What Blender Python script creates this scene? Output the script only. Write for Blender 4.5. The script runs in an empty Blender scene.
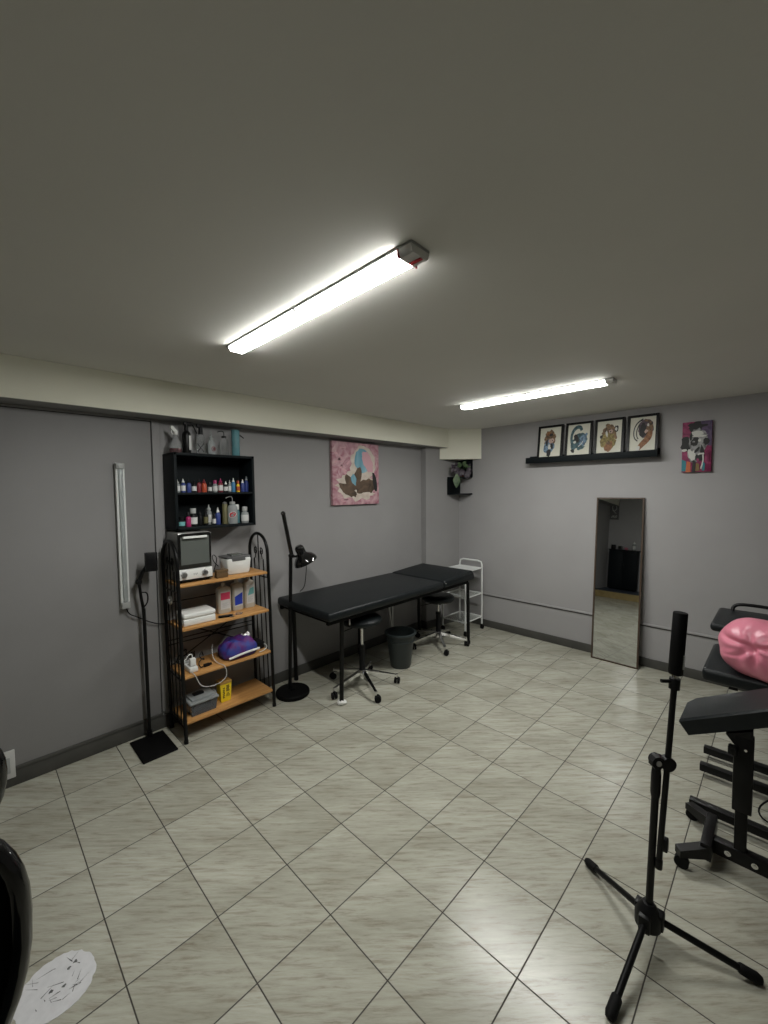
import bpy, bmesh, math, random
from mathutils import Vector, Matrix
random.seed(7)
PI = math.pi
sc = bpy.context.scene
COL = sc.collection

# ------------------------------------------------------------------ materials
def mat(name, col, rough=0.5, metal=0.0, spec=0.5, trans=0.0, ior=1.45, coat=0.0, emis=None, estr=0.0, alpha=1.0):
    m = bpy.data.materials.new(name); m.use_nodes = True
    b = m.node_tree.nodes['Principled BSDF']
    b.inputs['Base Color'].default_value = (*col, 1)
    b.inputs['Roughness'].default_value = rough
    b.inputs['Metallic'].default_value = metal
    b.inputs['Specular IOR Level'].default_value = spec
    b.inputs['Transmission Weight'].default_value = trans
    b.inputs['IOR'].default_value = ior
    b.inputs['Coat Weight'].default_value = coat
    b.inputs['Alpha'].default_value = alpha
    if emis:
        b.inputs['Emission Color'].default_value = (*emis, 1)
        b.inputs['Emission Strength'].default_value = estr
    return m
def nodes(m): return m.node_tree.nodes, m.node_tree.links, m.node_tree.nodes['Principled BSDF']
def noisy(m, c1, c2, scale=5, stretch=(1,1,1), rot=(0,0,0), detail=4, bump=0.0, bscale=80, coords='Object', dist=0.0, lo=0.3, hi=0.7):
    N, L, b = nodes(m)
    tc = N.new('ShaderNodeTexCoord'); mp = N.new('ShaderNodeMapping')
    mp.inputs['Scale'].default_value = stretch; mp.inputs['Rotation'].default_value = rot
    L.new(tc.outputs[coords], mp.inputs['Vector'])
    n = N.new('ShaderNodeTexNoise'); n.inputs['Scale'].default_value = scale; n.inputs['Detail'].default_value = detail
    n.inputs['Distortion'].default_value = dist
    L.new(mp.outputs[0], n.inputs['Vector'])
    r = N.new('ShaderNodeValToRGB'); r.color_ramp.elements[0].color = (*c1,1); r.color_ramp.elements[1].color = (*c2,1)
    r.color_ramp.elements[0].position = lo; r.color_ramp.elements[1].position = hi
    L.new(n.outputs['Fac'], r.inputs['Fac']); L.new(r.outputs['Color'], b.inputs['Base Color'])
    if bump:
        n2 = N.new('ShaderNodeTexNoise'); n2.inputs['Scale'].default_value = bscale; n2.inputs['Detail'].default_value = 3
        L.new(tc.outputs[coords], n2.inputs['Vector'])
        bp = N.new('ShaderNodeBump'); bp.inputs['Strength'].default_value = bump; bp.inputs['Distance'].default_value = 0.01
        L.new(n2.outputs['Fac'], bp.inputs['Height']); L.new(bp.outputs['Normal'], b.inputs['Normal'])
    return m

M = {}
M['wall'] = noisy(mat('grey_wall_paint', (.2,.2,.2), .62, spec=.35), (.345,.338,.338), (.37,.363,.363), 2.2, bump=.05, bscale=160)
M['wallA'] = noisy(mat('grey_side_wall_falloff', (.2,.2,.2), .6, spec=.35), (.285,.28,.277), (.31,.305,.302), 2.2, bump=.05, bscale=160)  # wall grey toned down, light falloff put into the colour
M['doorleaf'] = noisy(mat('grey_paint_falloff', (.2,.2,.2), .6, spec=.35), (.245,.241,.239), (.268,.264,.262), 2.2, bump=.05, bscale=160)  # same grey, darker still: falloff towards the left painted in
M['ceil'] = noisy(mat('ceiling_paint', (.5,.5,.46), .8, spec=.2), (.70,.69,.65), (.73,.72,.68), 1.5, bump=.02, bscale=120)
M['beam'] = noisy(mat('cream_beam_paint', (.5,.5,.4), .7, spec=.25), (.80,.79,.67), (.84,.83,.71), 2, bump=.1, bscale=120)
M['base'] = noisy(mat('dark_skirting', (.06,.06,.055), .5), (.055,.055,.05), (.08,.078,.07), 6)
M['gap_and_shadow'] = mat('dark_joint_and_shadow', (.05,.05,.048), .8)  # door joint, and the painted shadow line under the rail
M['black'] = mat('black_powder_coat', (.004,.004,.004), .38, spec=.28)
M['blackmatte'] = mat('black_matte', (.003,.003,.003), .65, spec=.15)
M['blackgloss'] = mat('black_gloss', (.006,.006,.006), .12, coat=.5)
M['plastic'] = mat('black_plastic', (.005,.005,.0055), .45, spec=.28)
M['leather'] = noisy(mat('black_vinyl', (.01,.01,.012), .40, spec=.32), (.006,.0085,.0095), (.009,.0115,.0125), 30, bump=.15, bscale=400)
M['cabinet'] = mat('black_board', (.0035,.006,.0075), .6, spec=.2)
M['chrome'] = mat('chrome', (.75,.75,.75), .15, 1.0)
M['steel'] = mat('brushed_steel', (.5,.5,.5), .35, 1.0)
M['whitemetal'] = mat('white_enamel', (.72,.74,.72), .35)
M['white'] = mat('white_plastic', (.72,.73,.70), .38)
M['greylid'] = mat('grey_plastic', (.10,.10,.10), .35)
M['grey'] = mat('mid_grey_plastic', (.35,.36,.35), .4)
M['bin'] = mat('dark_green_grey_plastic', (.028,.036,.036), .42)
M['pink'] = noisy(mat('pink_vinyl', (.8,.2,.3), .33, spec=.5), (.66,.20,.28), (.72,.24,.32), 6, bump=.1, bscale=60)
M['mirror'] = mat('mirror_glass', (.80,.82,.82), .015, 1.0)
M['brownframe'] = noisy(mat('dark_brown_wood', (.05,.03,.02), .45), (.05,.032,.02), (.085,.055,.035), 8, (20,20,1))
M['wood'] = noisy(mat('oak_shelf_board', (.5,.3,.12), .42), (.42,.20,.062), (.60,.325,.115), 4, (1.2,18,18), detail=6, dist=.4)
M['glassdark'] = mat('dark_oven_glass', (.11,.12,.11), .12, coat=.3)
M['ovenbody'] = mat('oven_grey_steel', (.22,.22,.21), .4, .3)
M['clear'] = mat('clear_plastic', (.88,.91,.91), .08, trans=.95, ior=1.12)
M['frost'] = mat('frosted_plastic', (.62,.66,.66), .25, trans=.6, ior=1.2)
M['teal'] = mat('teal_plastic', (.16,.36,.40), .25, trans=.35, ior=1.2)
M['red'] = mat('red_plastic', (.45,.01,.02), .4)
M['yellow'] = mat('yellow_plastic', (.85,.62,.02), .4)
M['yellowlid'] = mat('amber_lid', (.42,.24,.06), .45)
M['ink'] = mat('printed_black', (.01,.01,.01), .6)
M['blue'] = mat('blue_ink', (.03,.05,.20), .35)
M['cyan'] = mat('sky_blue_ink', (.05,.18,.34), .35)
M['orange'] = mat('orange_red_ink', (.42,.07,.03), .35)
M['magenta'] = mat('magenta_ink', (.32,.02,.11), .35)
M['crimson'] = mat('crimson_ink', (.17,.02,.03), .35)
M['olive'] = mat('olive_tin', (.13,.12,.055), .5)
M['paperlabel'] = mat('paper_label', (.58,.58,.57), .6)
M['pinklabel'] = mat('pink_label', (.62,.05,.12), .55)
M['bluelabel'] = mat('royal_blue_label', (.02,.05,.42), .55)
M['teallabel'] = mat('pale_teal_label', (.16,.42,.42), .55)
M['hdpe'] = mat('milky_plastic_bottle', (.50,.47,.40), .4)
M['galaxy'] = noisy(mat('galaxy_print_fabric', (.06,.03,.2), .6), (.10,.012,.14), (.03,.05,.26), 14, detail=6, lo=.4, hi=.6)
M['sock'] = mat('wall_socket_white', (.55,.55,.53), .4)
M['terracotta'] = mat('terracotta', (.16,.05,.03), .7)
M['leafg'] = noisy(mat('pale_green_leaf', (.2,.35,.15), .5), (.018,.05,.016), (.10,.155,.065), 30)
M['leafp'] = noisy(mat('purple_leaf', (.15,.08,.16), .5), (.018,.010,.022), (.075,.06,.072), 30)
M['tape'] = mat('white_tape', (.75,.75,.72), .6)
M['decal'] = noisy(mat('worn_white_decal', (.6,.6,.6), .55), (.58,.58,.59), (.66,.66,.67), 40)
M['decalmark'] = mat('dark_scratch', (.10,.10,.10), .7)
M['paper'] = noisy(mat('cream_art_paper', (.6,.6,.52), .7), (.60,.59,.50), (.66,.65,.56), 8)
M['diff'] = mat('lit_diffuser', (.9,.9,.85), .4, emis=(1,1,.965), estr=130)
M['diffside'] = mat('lit_diffuser_edge', (.9,.9,.82), .4, emis=(1,1,.955), estr=24)
M['greylid2'] = mat('silver_grey_plastic', (.68,.68,.66), .35, .3)
M['bulbwhite'] = mat('white_bulb', (.7,.7,.66), .3)
M['rubber'] = mat('rubber', (.005,.005,.005), .7, spec=.2)
M['smoke'] = mat('smoky_clear_plastic', (.32,.34,.37), .18, trans=.7, ior=1.2)
M['darkamber'] = mat('brown_amber_plastic', (.16,.10,.05), .25, trans=.2)
M['step'] = mat('dark_platform', (.035,.045,.06), .5)
M['yellowtile'] = noisy(mat('ochre_tile', (.3,.22,.08), .4), (.26,.19,.08), (.34,.26,.11), 9)
def art(name, a, b, scale=25, lo=.35, hi=.65): return noisy(mat(name, a, .6), a, b, scale, lo=lo, hi=hi, dist=1.0)
M['a_brown'] = art('print_brown', (.055,.035,.022), (.28,.17,.09), 38)
M['a_blue'] = art('print_blue', (.03,.05,.09), (.22,.34,.46), 38)
M['a_teal'] = art('print_teal', (.015,.04,.05), (.09,.17,.19), 38)
M['a_gold'] = art('print_gold', (.10,.075,.02), (.34,.27,.10), 40)
M['a_purple'] = art('print_purple', (.035,.03,.04), (.15,.10,.12), 38)
M['a_rust'] = art('print_rust', (.13,.05,.02), (.33,.16,.07), 38)
M['a_pinkish'] = art('print_blush', (.40,.26,.22), (.55,.42,.36), 38)
M['a_dark'] = mat('print_black', (.02,.02,.02), .6)
M['a_white'] = mat('print_white', (.60,.60,.56), .6)
M['a_grey'] = art('print_grey', (.09,.09,.09), (.38,.38,.38), 22)
M['a_mag'] = art('print_magenta', (.15,.012,.055), (.32,.045,.13), 20)
M['a_violet'] = art('print_violet', (.05,.03,.08), (.13,.09,.16), 20)
M['a_tealb'] = mat('print_teal_bright', (.03,.20,.24), .6)
M['a_orange'] = mat('print_orange', (.50,.13,.05), .6)
M['a_ochre'] = mat('print_ochre', (.20,.13,.05), .6)
M['c_pink'] = noisy(mat('canvas_pink', (.5,.25,.3), .6), (.36,.13,.18), (.62,.42,.44), 7, dist=2.5, lo=.32, hi=.68)
M['c_pinkedge'] = mat('canvas_pink_edge', (.52,.27,.32), .6)
M['c_cream'] = noisy(mat('canvas_cream', (.6,.55,.48), .6), (.52,.44,.37), (.66,.60,.53), 18)
M['c_blue'] = noisy(mat('canvas_sky_blue', (.2,.4,.5), .6), (.10,.28,.38), (.30,.50,.58), 12, (1,1,.2), dist=1.5)
M['c_brown'] = noisy(mat('canvas_umber', (.1,.06,.04), .6), (.045,.03,.02), (.17,.11,.07), 10, dist=1)
M['c_rose'] = mat('canvas_rose', (.62,.36,.40), .6)

# floor tiles: a 0.30 m grid square to the walls, veins running across at 45 degrees
def floor_mat():
    m = mat('travertine_floor_tile', (.4,.4,.33), .3, spec=.5); N, L, b = nodes(m)
    tc = N.new('ShaderNodeTexCoord')
    sep = N.new('ShaderNodeSeparateXYZ'); L.new(tc.outputs['Object'], sep.inputs[0])
    def math_(op, a, bb=None, c=None):
        n = N.new('ShaderNodeMath'); n.operation = op
        for i, v in enumerate((a, bb, c)):
            if v is None: continue
            if isinstance(v, (int, float)): n.inputs[i].default_value = v
            else: L.new(v, n.inputs[i])
        return n.outputs[0]
    ids, lines = [], []
    for ax, off in (('X', .2925), ('Y', 2.683)):
        t = math_('DIVIDE', math_('SUBTRACT', sep.outputs[ax], off), .3)
        ids.append(math_('FLOOR', t))
        f = math_('FRACT', t)
        lines.append(math_('ABSOLUTE', math_('SUBTRACT', math_('FRACT', math_('ADD', t, .5)), .5)))
    d = math_('MINIMUM', lines[0], lines[1])
    mr = N.new('ShaderNodeMapRange'); mr.inputs['From Min'].default_value = .0050; mr.inputs['From Max'].default_value = .0092
    L.new(d, mr.inputs['Value']); tilef = mr.outputs[0]
    cid = N.new('ShaderNodeCombineXYZ'); L.new(ids[0], cid.inputs[0]); L.new(ids[1], cid.inputs[1])
    wn = N.new('ShaderNodeTexWhiteNoise'); wn.noise_dimensions = '2D'; L.new(cid.outputs[0], wn.inputs['Vector'])
    mp = N.new('ShaderNodeMapping'); mp.inputs['Rotation'].default_value = (0,0,PI/4)
    L.new(tc.outputs['Object'], mp.inputs['Vector'])
    off = N.new('ShaderNodeVectorMath'); off.operation = 'SCALE'; off.inputs['Scale'].default_value = 9
    L.new(wn.outputs['Color'], off.inputs[0])
    add = N.new('ShaderNodeVectorMath'); add.operation = 'ADD'; L.new(mp.outputs[0], add.inputs[0]); L.new(off.outputs[0], add.inputs[1])
    def stretch(s):
        v = N.new('ShaderNodeVectorMath'); v.operation = 'MULTIPLY'; v.inputs[1].default_value = s
        L.new(add.outputs[0], v.inputs[0]); return v.outputs[0]
    n1 = N.new('ShaderNodeTexNoise'); n1.inputs['Scale'].default_value = 1; n1.inputs['Detail'].default_value = 5; n1.inputs['Roughness'].default_value = .72
    n1.inputs['Distortion'].default_value = .35
    L.new(stretch((7, 62, 1)), n1.inputs['Vector'])
    n2 = N.new('ShaderNodeTexNoise'); n2.inputs['Scale'].default_value = 1; n2.inputs['Detail'].default_value = 2
    L.new(stretch((1.6, 6, 1)), n2.inputs['Vector'])
    r = N.new('ShaderNodeValToRGB'); e = r.color_ramp.elements
    e[0].position = .30; e[0].color = (.27,.245,.19,1); e[1].position = .68; e[1].color = (.47,.47,.40,1)
    k = r.color_ramp.elements.new(.47); k.color = (.395,.39,.325,1)
    L.new(n1.outputs['Fac'], r.inputs['Fac'])
    r2 = N.new('ShaderNodeValToRGB'); r2.color_ramp.elements[0].color = (.80,.79,.76,1); r2.color_ramp.elements[1].color = (1.08,1.08,1.08,1)
    r2.color_ramp.elements[0].position = .3; r2.color_ramp.elements[1].position = .7
    L.new(n2.outputs['Fac'], r2.inputs['Fac'])
    mul = N.new('ShaderNodeMixRGB'); mul.blend_type = 'MULTIPLY'; mul.inputs[0].default_value = 1
    L.new(r.outputs[0], mul.inputs[1]); L.new(r2.outputs[0], mul.inputs[2])
    mx = N.new('ShaderNodeMixRGB'); L.new(tilef, mx.inputs[0]); mx.inputs[1].default_value = (.045,.04,.032,1); L.new(mul.outputs[0], mx.inputs[2])
    L.new(mx.outputs[0], b.inputs['Base Color'])
    ro = N.new('ShaderNodeMapRange'); ro.inputs['To Min'].default_value = .75; ro.inputs['To Max'].default_value = .235; L.new(tilef, ro.inputs['Value'])
    L.new(ro.outputs[0], b.inputs['Roughness'])
    bp = N.new('ShaderNodeBump'); bp.inputs['Strength'].default_value = .5; bp.inputs['Distance'].default_value = .002
    h = math_('ADD', tilef, math_('MULTIPLY', n1.outputs['Fac'], .12))
    L.new(h, bp.inputs['Height']); L.new(bp.outputs['Normal'], b.inputs['Normal'])
    return m
M['floor'] = floor_mat()

# ------------------------------------------------------------------ mesh builder
class MB:
    def __init__(s): s.bm = bmesh.new()
    def _mark(s):
        for f in s.bm.faces: f.tag = True
    def _paint(s, mi):
        for f in s.bm.faces:
            if not f.tag: f.material_index = mi
    def box(s, x0, x1, y0, y1, z0, z1, bev=0.0, mi=0, seg=2, rot=None, piv=None):
        s._mark()
        r = bmesh.ops.create_cube(s.bm, size=1); vs = r['verts']
        c = Vector(((x0+x1)/2,(y0+y1)/2,(z0+z1)/2)); d = Vector((abs(x1-x0),abs(y1-y0),abs(z1-z0)))
        for v in vs: v.co = Vector((v.co.x*d.x, v.co.y*d.y, v.co.z*d.z)) + c
        if bev:
            ed = list({e for v in vs for e in v.link_edges})
            rr = bmesh.ops.bevel(s.bm, geom=ed, offset=min(bev, min(d)*.49), segments=seg, affect='EDGES', profile=.5, clamp_overlap=True)
        new = {v for f in s.bm.faces if not f.tag for v in f.verts}
        if rot is not None:
            p = Vector(piv) if piv is not None else c
            for v in new: v.co = rot @ (v.co - p) + p
        s._paint(mi); return s
    def hull(s, pts, mi=0):
        s._mark(); vs = [s.bm.verts.new(p) for p in pts]
        r = bmesh.ops.convex_hull(s.bm, input=vs)
        bad = [v for v in vs if not v.link_faces]
        for v in bad: s.bm.verts.remove(v)
        s._paint(mi); return s
    def cyl(s, p0, p1, r0, r1=None, n=20, mi=0):
        p0, p1 = Vector(p0), Vector(p1); h = (p1-p0).length
        return s.lathe([(0,0),(r0,0),(r0 if r1 is None else r1,h),(0,h)], p0, p1-p0, n, mi)
    def lathe(s, prof, at=(0,0,0), axis=(0,0,1), n=24, mi=0, sq=None):
        s._mark(); at = Vector(at); q = Vector(axis).to_track_quat('Z','Y').to_matrix()
        rings = []
        for (r, z) in prof:
            if r <= 1e-6: rings.append([s.bm.verts.new(at + q @ Vector((0,0,z)))]); continue
            ring = []
            for k in range(n):
                a = 2*PI*k/n; x, y = math.cos(a), math.sin(a)
                if sq:
                    m_ = (abs(x)**sq + abs(y)**sq)**(-1/sq); x, y = x*m_, y*m_
                ring.append(s.bm.verts.new(at + q @ Vector((r*x, r*y, z))))
            rings.append(ring)
        for a, b in zip(rings, rings[1:]):
            if len(a) == 1 and len(b) == 1: continue
            for k in range(n):
                k2 = (k+1) % n
                if len(a) == 1: s.bm.faces.new((a[0], b[k], b[k2]))
                elif len(b) == 1: s.bm.faces.new((a[k], a[k2], b[0]))
                else: s.bm.faces.new((a[k], a[k2], b[k2], b[k]))
        s._paint(mi); return s
    def tube(s, pts, r, n=10, closed=False, mi=0, sx=1.0):
        s._mark(); P = [Vector(p) for p in pts]; m = len(P); rings = []
        rr = r if isinstance(r, (list, tuple)) else [r]*m
        nrm = None
        for i, p in enumerate(P):
            if closed: t = P[(i+1)%m] - P[i-1]
            else: t = P[min(i+1,m-1)] - P[max(i-1,0)]
            t.normalize()
            if nrm is None:
                nrm = t.orthogonal().normalized()
            else:
                nrm = (nrm - t*nrm.dot(t)); nrm = nrm.normalized() if nrm.length > 1e-6 else t.orthogonal().normalized()
            bn = t.cross(nrm)
            rings.append([s.bm.verts.new(p + (nrm*math.cos(2*PI*k/n) + bn*math.sin(2*PI*k/n)*sx)*rr[i]) for k in range(n)])
        pairs = list(zip(rings, rings[1:])) + ([(rings[-1], rings[0])] if closed else [])
        for a, b in pairs:
            for k in range(n): s.bm.faces.new((a[k], a[(k+1)%n], b[(k+1)%n], b[k]))
        if not closed:
            s.bm.faces.new(rings[0][::-1]); s.bm.faces.new(rings[-1])
        s._paint(mi); return s
    def prism(s, poly, fn, h0, h1, mi=0):
        """poly: 2-D outline, fn(u, v, h) -> world point"""
        s._mark()
        a = [s.bm.verts.new(fn(u, v, h0)) for u, v in poly]; b = [s.bm.verts.new(fn(u, v, h1)) for u, v in poly]
        n = len(poly)
        s.bm.faces.new(a[::-1]); s.bm.faces.new(b)
        for k in range(n): s.bm.faces.new((a[k], a[(k+1)%n], b[(k+1)%n], b[k]))
        s._paint(mi); return s
    def sphere(s, c, rad, u=24, v=14, fn=None, mi=0):
        s._mark()
        r = bmesh.ops.create_uvsphere(s.bm, u_segments=u, v_segments=v, radius=1)
        R_ = rad if isinstance(rad, (tuple, list)) else (rad,)*3
        for q in r['verts']:
            p = fn(q.co.copy()) if fn else q.co
            q.co = Vector((p[0]*R_[0], p[1]*R_[1], p[2]*R_[2])) + Vector(c)
        s._paint(mi); return s
    def build(s, name, mats, parent=None, origin=None, ang=38):
        bm = s.bm
        bmesh.ops.recalc_face_normals(bm, faces=bm.faces)
        for f in bm.faces: f.smooth = True
        lim = math.radians(ang)
        for e in bm.edges:
            if len(e.link_faces) == 2:
                e.smooth = e.calc_face_angle(0) < lim
        if parent is not None:
            o0 = parent
            base = Vector((0,0,0))
            while o0 is not None: base += o0.location; o0 = o0.parent
        elif origin is not None: base = Vector(origin)
        else:
            xs = [v.co for v in bm.verts]
            base = Vector((sum((min(c[i] for c in xs), max(c[i] for c in xs)))/2 for i in range(2)))
            base = Vector((base[0], base[1], min(c.z for c in xs)))
        for v in bm.verts: v.co -= base
        me = bpy.data.meshes.new(name); bm.to_mesh(me); bm.free()
        for m_ in (mats if isinstance(mats, (list, tuple)) else [mats]): me.materials.append(M[m_] if isinstance(m_, str) else m_)
        o = bpy.data.objects.new(name, me); COL.objects.link(o)
        if parent is not None: o.parent = parent
        else: o.location = base
        return o

def thing(name, label, cat, loc=(0,0,0), group=None):
    o = bpy.data.objects.new(name, None); COL.objects.link(o); o.empty_display_size = .05
    o.location = loc; o['label'] = label; o['category'] = cat
    if group: o['group'] = group
    return o
def tag(o, label, cat, group=None):
    o['label'] = label; o['category'] = cat
    if group: o['group'] = group
    return o
def struct(o): o['kind'] = 'structure'; return o
def dup(root, loc, rotz, label, group=None):
    r = root.copy(); COL.objects.link(r); r.location = loc; r.rotation_euler = (0,0,rotz); r['label'] = label
    if group: r['group'] = group
    for ch in list(root.children):
        c = ch.copy(); COL.objects.link(c); c.parent = r
        for g in list(ch.children):
            d = g.copy(); COL.objects.link(d); d.parent = c
    return r
def smooth(pts, it=2, closed=False):
    P = [Vector(p) for p in pts]
    for _ in range(it):
        Q = [] if closed else [P[0]]
        for i in range(len(P) - (0 if closed else 1)):
            a, b = P[i], P[(i+1) % len(P)]
            Q += [a*.75+b*.25, a*.25+b*.75]
        if not closed: Q.append(P[-1])
        P = Q
    return P
def Rx(d): return Matrix.Rotation(math.radians(d), 3, 'X')
def Ry(d): return Matrix.Rotation(math.radians(d), 3, 'Y')
def Rz(d): return Matrix.Rotation(math.radians(d), 3, 'Z')
def wob(cx, cy, rx, ry, n=22, amp=.12, seed=0, rot=0):
    rnd = random.Random(seed); out = []
    for k in range(n):
        a = 2*PI*k/n; f = 1 + amp*(rnd.random()*2-1)
        x, y = rx*f*math.cos(a), ry*f*math.sin(a)
        out.append((cx + x*math.cos(rot) - y*math.sin(rot), cy + x*math.sin(rot) + y*math.cos(rot)))
    return out

# ------------------------------------------------------------------ camera
f_px = 409.34
cam = bpy.data.cameras.new('camera'); co = bpy.data.objects.new('camera', cam); COL.objects.link(co)
cam.sensor_fit = 'VERTICAL'; cam.sensor_height = 36; cam.lens = 36*f_px/1024; cam.clip_start = .02
R_ = Matrix(((0.70040148,-0.71367158,-0.01051881),(-0.04442159,-0.0288773,-0.99859543),(0.71236542,0.69988498,-0.05192813)))
right, down, fwd = Vector(R_[0]), Vector(R_[1]), Vector(R_[2])
m3 = Matrix((right, -down, -fwd)).transposed()
co.matrix_world = Matrix.Translation((0,0,1.598)) @ m3.to_4x4()
sc.camera = co

# ------------------------------------------------------------------ the setting
YA, XB, YP, XS, ZC = 2.995, 4.20, 2.840, 3.66, 2.30
XW, YR = -2.40, -2.30          # wall behind the camera, wall out of frame on the right
struct(MB().box(XW-.1, XB+.1, YR-.1, YA+.1, -.1, 0).build('floor', 'floor', origin=(0,0,0)))
struct(MB().box(XW-.1, XB+.1, YR-.1, YA+.1, ZC, ZC+.1).build('ceiling', 'ceil'))
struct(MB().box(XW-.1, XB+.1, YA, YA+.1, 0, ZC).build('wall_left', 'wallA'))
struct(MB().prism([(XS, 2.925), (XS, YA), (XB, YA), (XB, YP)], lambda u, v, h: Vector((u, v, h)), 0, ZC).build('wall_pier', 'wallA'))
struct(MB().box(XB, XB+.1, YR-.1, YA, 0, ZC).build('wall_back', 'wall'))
struct(MB().box(XW-.1, XW, YR-.1, YA, 0, ZC).build('wall_front', 'wall'))
struct(MB().box(XW, XB, YR-.1, YR, 0, ZC).build('wall_right', 'wall'))
# cream beam along the left wall, cream boxing across the far corner
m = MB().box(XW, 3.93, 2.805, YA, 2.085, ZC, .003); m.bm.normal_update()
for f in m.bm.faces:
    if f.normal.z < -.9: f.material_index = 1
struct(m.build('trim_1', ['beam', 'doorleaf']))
struct(MB().prism([(3.87, 2.886), (XB, YP), (XB, 2.535)], lambda u, v, h: Vector((u, v, h)), 1.955, ZC).build('trim_2', 'beam'))
# skirtings
struct(MB().box(-1.55, XS, YA-.014, YA, 0, .085, .004).build('baseboard_left', 'base'))
struct(MB().prism([(XS-.014, 2.911), (XS-.014, YA-.014), (XS, YA-.014), (XS, 2.925), (XB-.014, YP), (XB-.014, YP-.014)], lambda u, v, h: Vector((u, v, h)), 0, .085).build('baseboard_pier', 'base'))
struct(MB().box(XB-.014, XB, YR, YP-.014, 0, .08, .004).build('baseboard_back', 'base'))
# thin ledge rail along the far wall
struct(MB().box(XB-.012, XB, YR, YP, .374, .392, .003).build('trim_3', 'wall'))
struct(MB().box(XB-.006, XB, YR, YP, .364, .374).build('trim_rail_shadow', 'gap_and_shadow'))  # dark strip painted in as the rail's shadow
# large flush door leaf with its joint and frame strips
struct(MB().box(-1.50, .862, YA-.010, YA, .105, 2.065, .002).build('door_1', 'doorleaf'))
struct(MB().box(.862, .868, YA-.004, YA, .105, 2.070).box(-1.5, .872, YA-.004, YA, 2.065, 2.070).build('trim_4', 'gap_and_shadow'))
struct(MB().box(.868, .912, YA-.016, YA, .112, 2.085, .003).build('trim_5', 'wallA'))
struct(MB().box(-1.5, .872, YA-.008, YA, 2.070, 2.085, .002).build('trim_6', 'wallA'))
struct(MB().box(-1.5, .87, YA-.018, YA, .085, .105, .004).build('trim_7', 'base'))
# raised platform behind the camera that the mirror shows
struct(MB().box(XW, -1.57, YR, YA, 0, .15).build('floor_platform', 'step'))
struct(MB().box(-1.57, -1.555, YR, YA, 0, .135).build('trim_8', 'yellowtile'))

# ------------------------------------------------------------------ ceiling lamps
def lamp():
    t = thing('ceiling_light', 'lit tube light on ceiling, nearer one with a red band on its grey end', 'ceiling light', (.944, 1.3525, ZC), 'tube lights on the ceiling')
    cx, y0, y1 = .944, .768, 1.937
    sec = lambda w0, w1, za, zb: [(-w0, za), (w0, za), (w1, zb), (-w1, zb)]
    MB().box(cx-.042, cx+.042, y0, y1, ZC-.008, ZC, .003).build('housing', 'grey', t)
    prof = [(-.039, ZC-.008), (.039, ZC-.008), (.039, ZC-.012), (.030, ZC-.027), (-.030, ZC-.027), (-.039, ZC-.012)]
    m = MB().prism(prof, lambda u, v, h: Vector((cx+u, h, v)), y0+.052, y1-.024); m.bm.normal_update()
    for f in m.bm.faces:
        if f.calc_center_median().z > ZC-.0265: f.material_index = 1
    m.build('diffuser', ['diff', 'diffside'], t)
    capp = [(-.041, ZC-.006), (.041, ZC-.006), (.041, ZC-.014), (.032, ZC-.030), (-.032, ZC-.030), (-.041, ZC-.014)]
    MB().prism(capp, lambda u, v, h: Vector((cx+u, h, v)), y0+.002, y0+.0515).build('end_cap', 'greylid2', t)
    m = MB()
    m.hull([(cx+a*w, y, z) for a in (-1, 1) for w, y, z in ((.041, y1-.023, ZC-.006), (.041, y1-.023, ZC-.013), (.031, y1-.023, ZC-.028), (.037, y1-.002, ZC-.006), (.032, y1-.002, ZC-.014))])
    m.build('end_cap', 'greylid', t)
    MB().box(cx+.004, cx+.016, y0+.006, y0+.050, ZC-.0325, ZC-.0295).box(cx-.044, cx+.046, y0+.0505, y0+.0545, ZC-.030, ZC-.006, .001).build('red_band', 'red', t)
    MB().box(cx-.046, cx-.039, 1.345, 1.358, ZC-.024, ZC-.004, .002).build('clip', 'grey', t)
    return t
L1 = lamp()
L2 = dup(L1, (2.94, 1.385, ZC), 0, 'lit tube light on ceiling farther away, close to the framed prints', 'tube lights on the ceiling')
for o in [c for c in L2.children if c.name.startswith('red_band')]: bpy.data.objects.remove(o)

# ------------------------------------------------------------------ unlit batten on the door, socket, floor decal
t = thing('strip_light', 'unlit white strip light fixed upright on the grey door leaf', 'strip light', (.67, 2.985, .875))
MB().box(.648, .698, 2.955, 2.9855, .872, 1.787, .004).build('housing', 'whitemetal', t)
MB().box(.661, .687, 2.944, 2.956, .915, 1.755, .005).build('diffuser', 'frost', t)
MB().box(.650, .696, 2.940, 2.9555, 1.752, 1.785, .004).cyl((.672, 2.945, 1.765), (.672, 2.935, 1.765), .010).build('end_cap', 'grey', t)
MB().box(.650, .696, 2.940, 2.9555, .874, .915, .004).build('end_cap', 'grey', t)
MB().tube(smooth([(.675, 2.962, .875), (.69, 2.96, .83), (.74, 2.96, .80), (.80, 2.965, .755), (.86, 2.965, .725), (.93, 2.968, .71), (1.02, 2.972, .69)], 2), .0035, 8).build('cable', 'black', t)

t = thing('wall_socket', 'white wall socket low on the grey door leaf beside the black chairs', 'wall socket', (.06, 2.985, .06))
MB().box(.015, .122, 2.973, 2.9855, .05, .205, .004).build('frame', 'sock', t)
MB().box(.038, .102, 2.968, 2.976, .082, .172, .004).build('rocker', 'grey', t)

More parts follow.
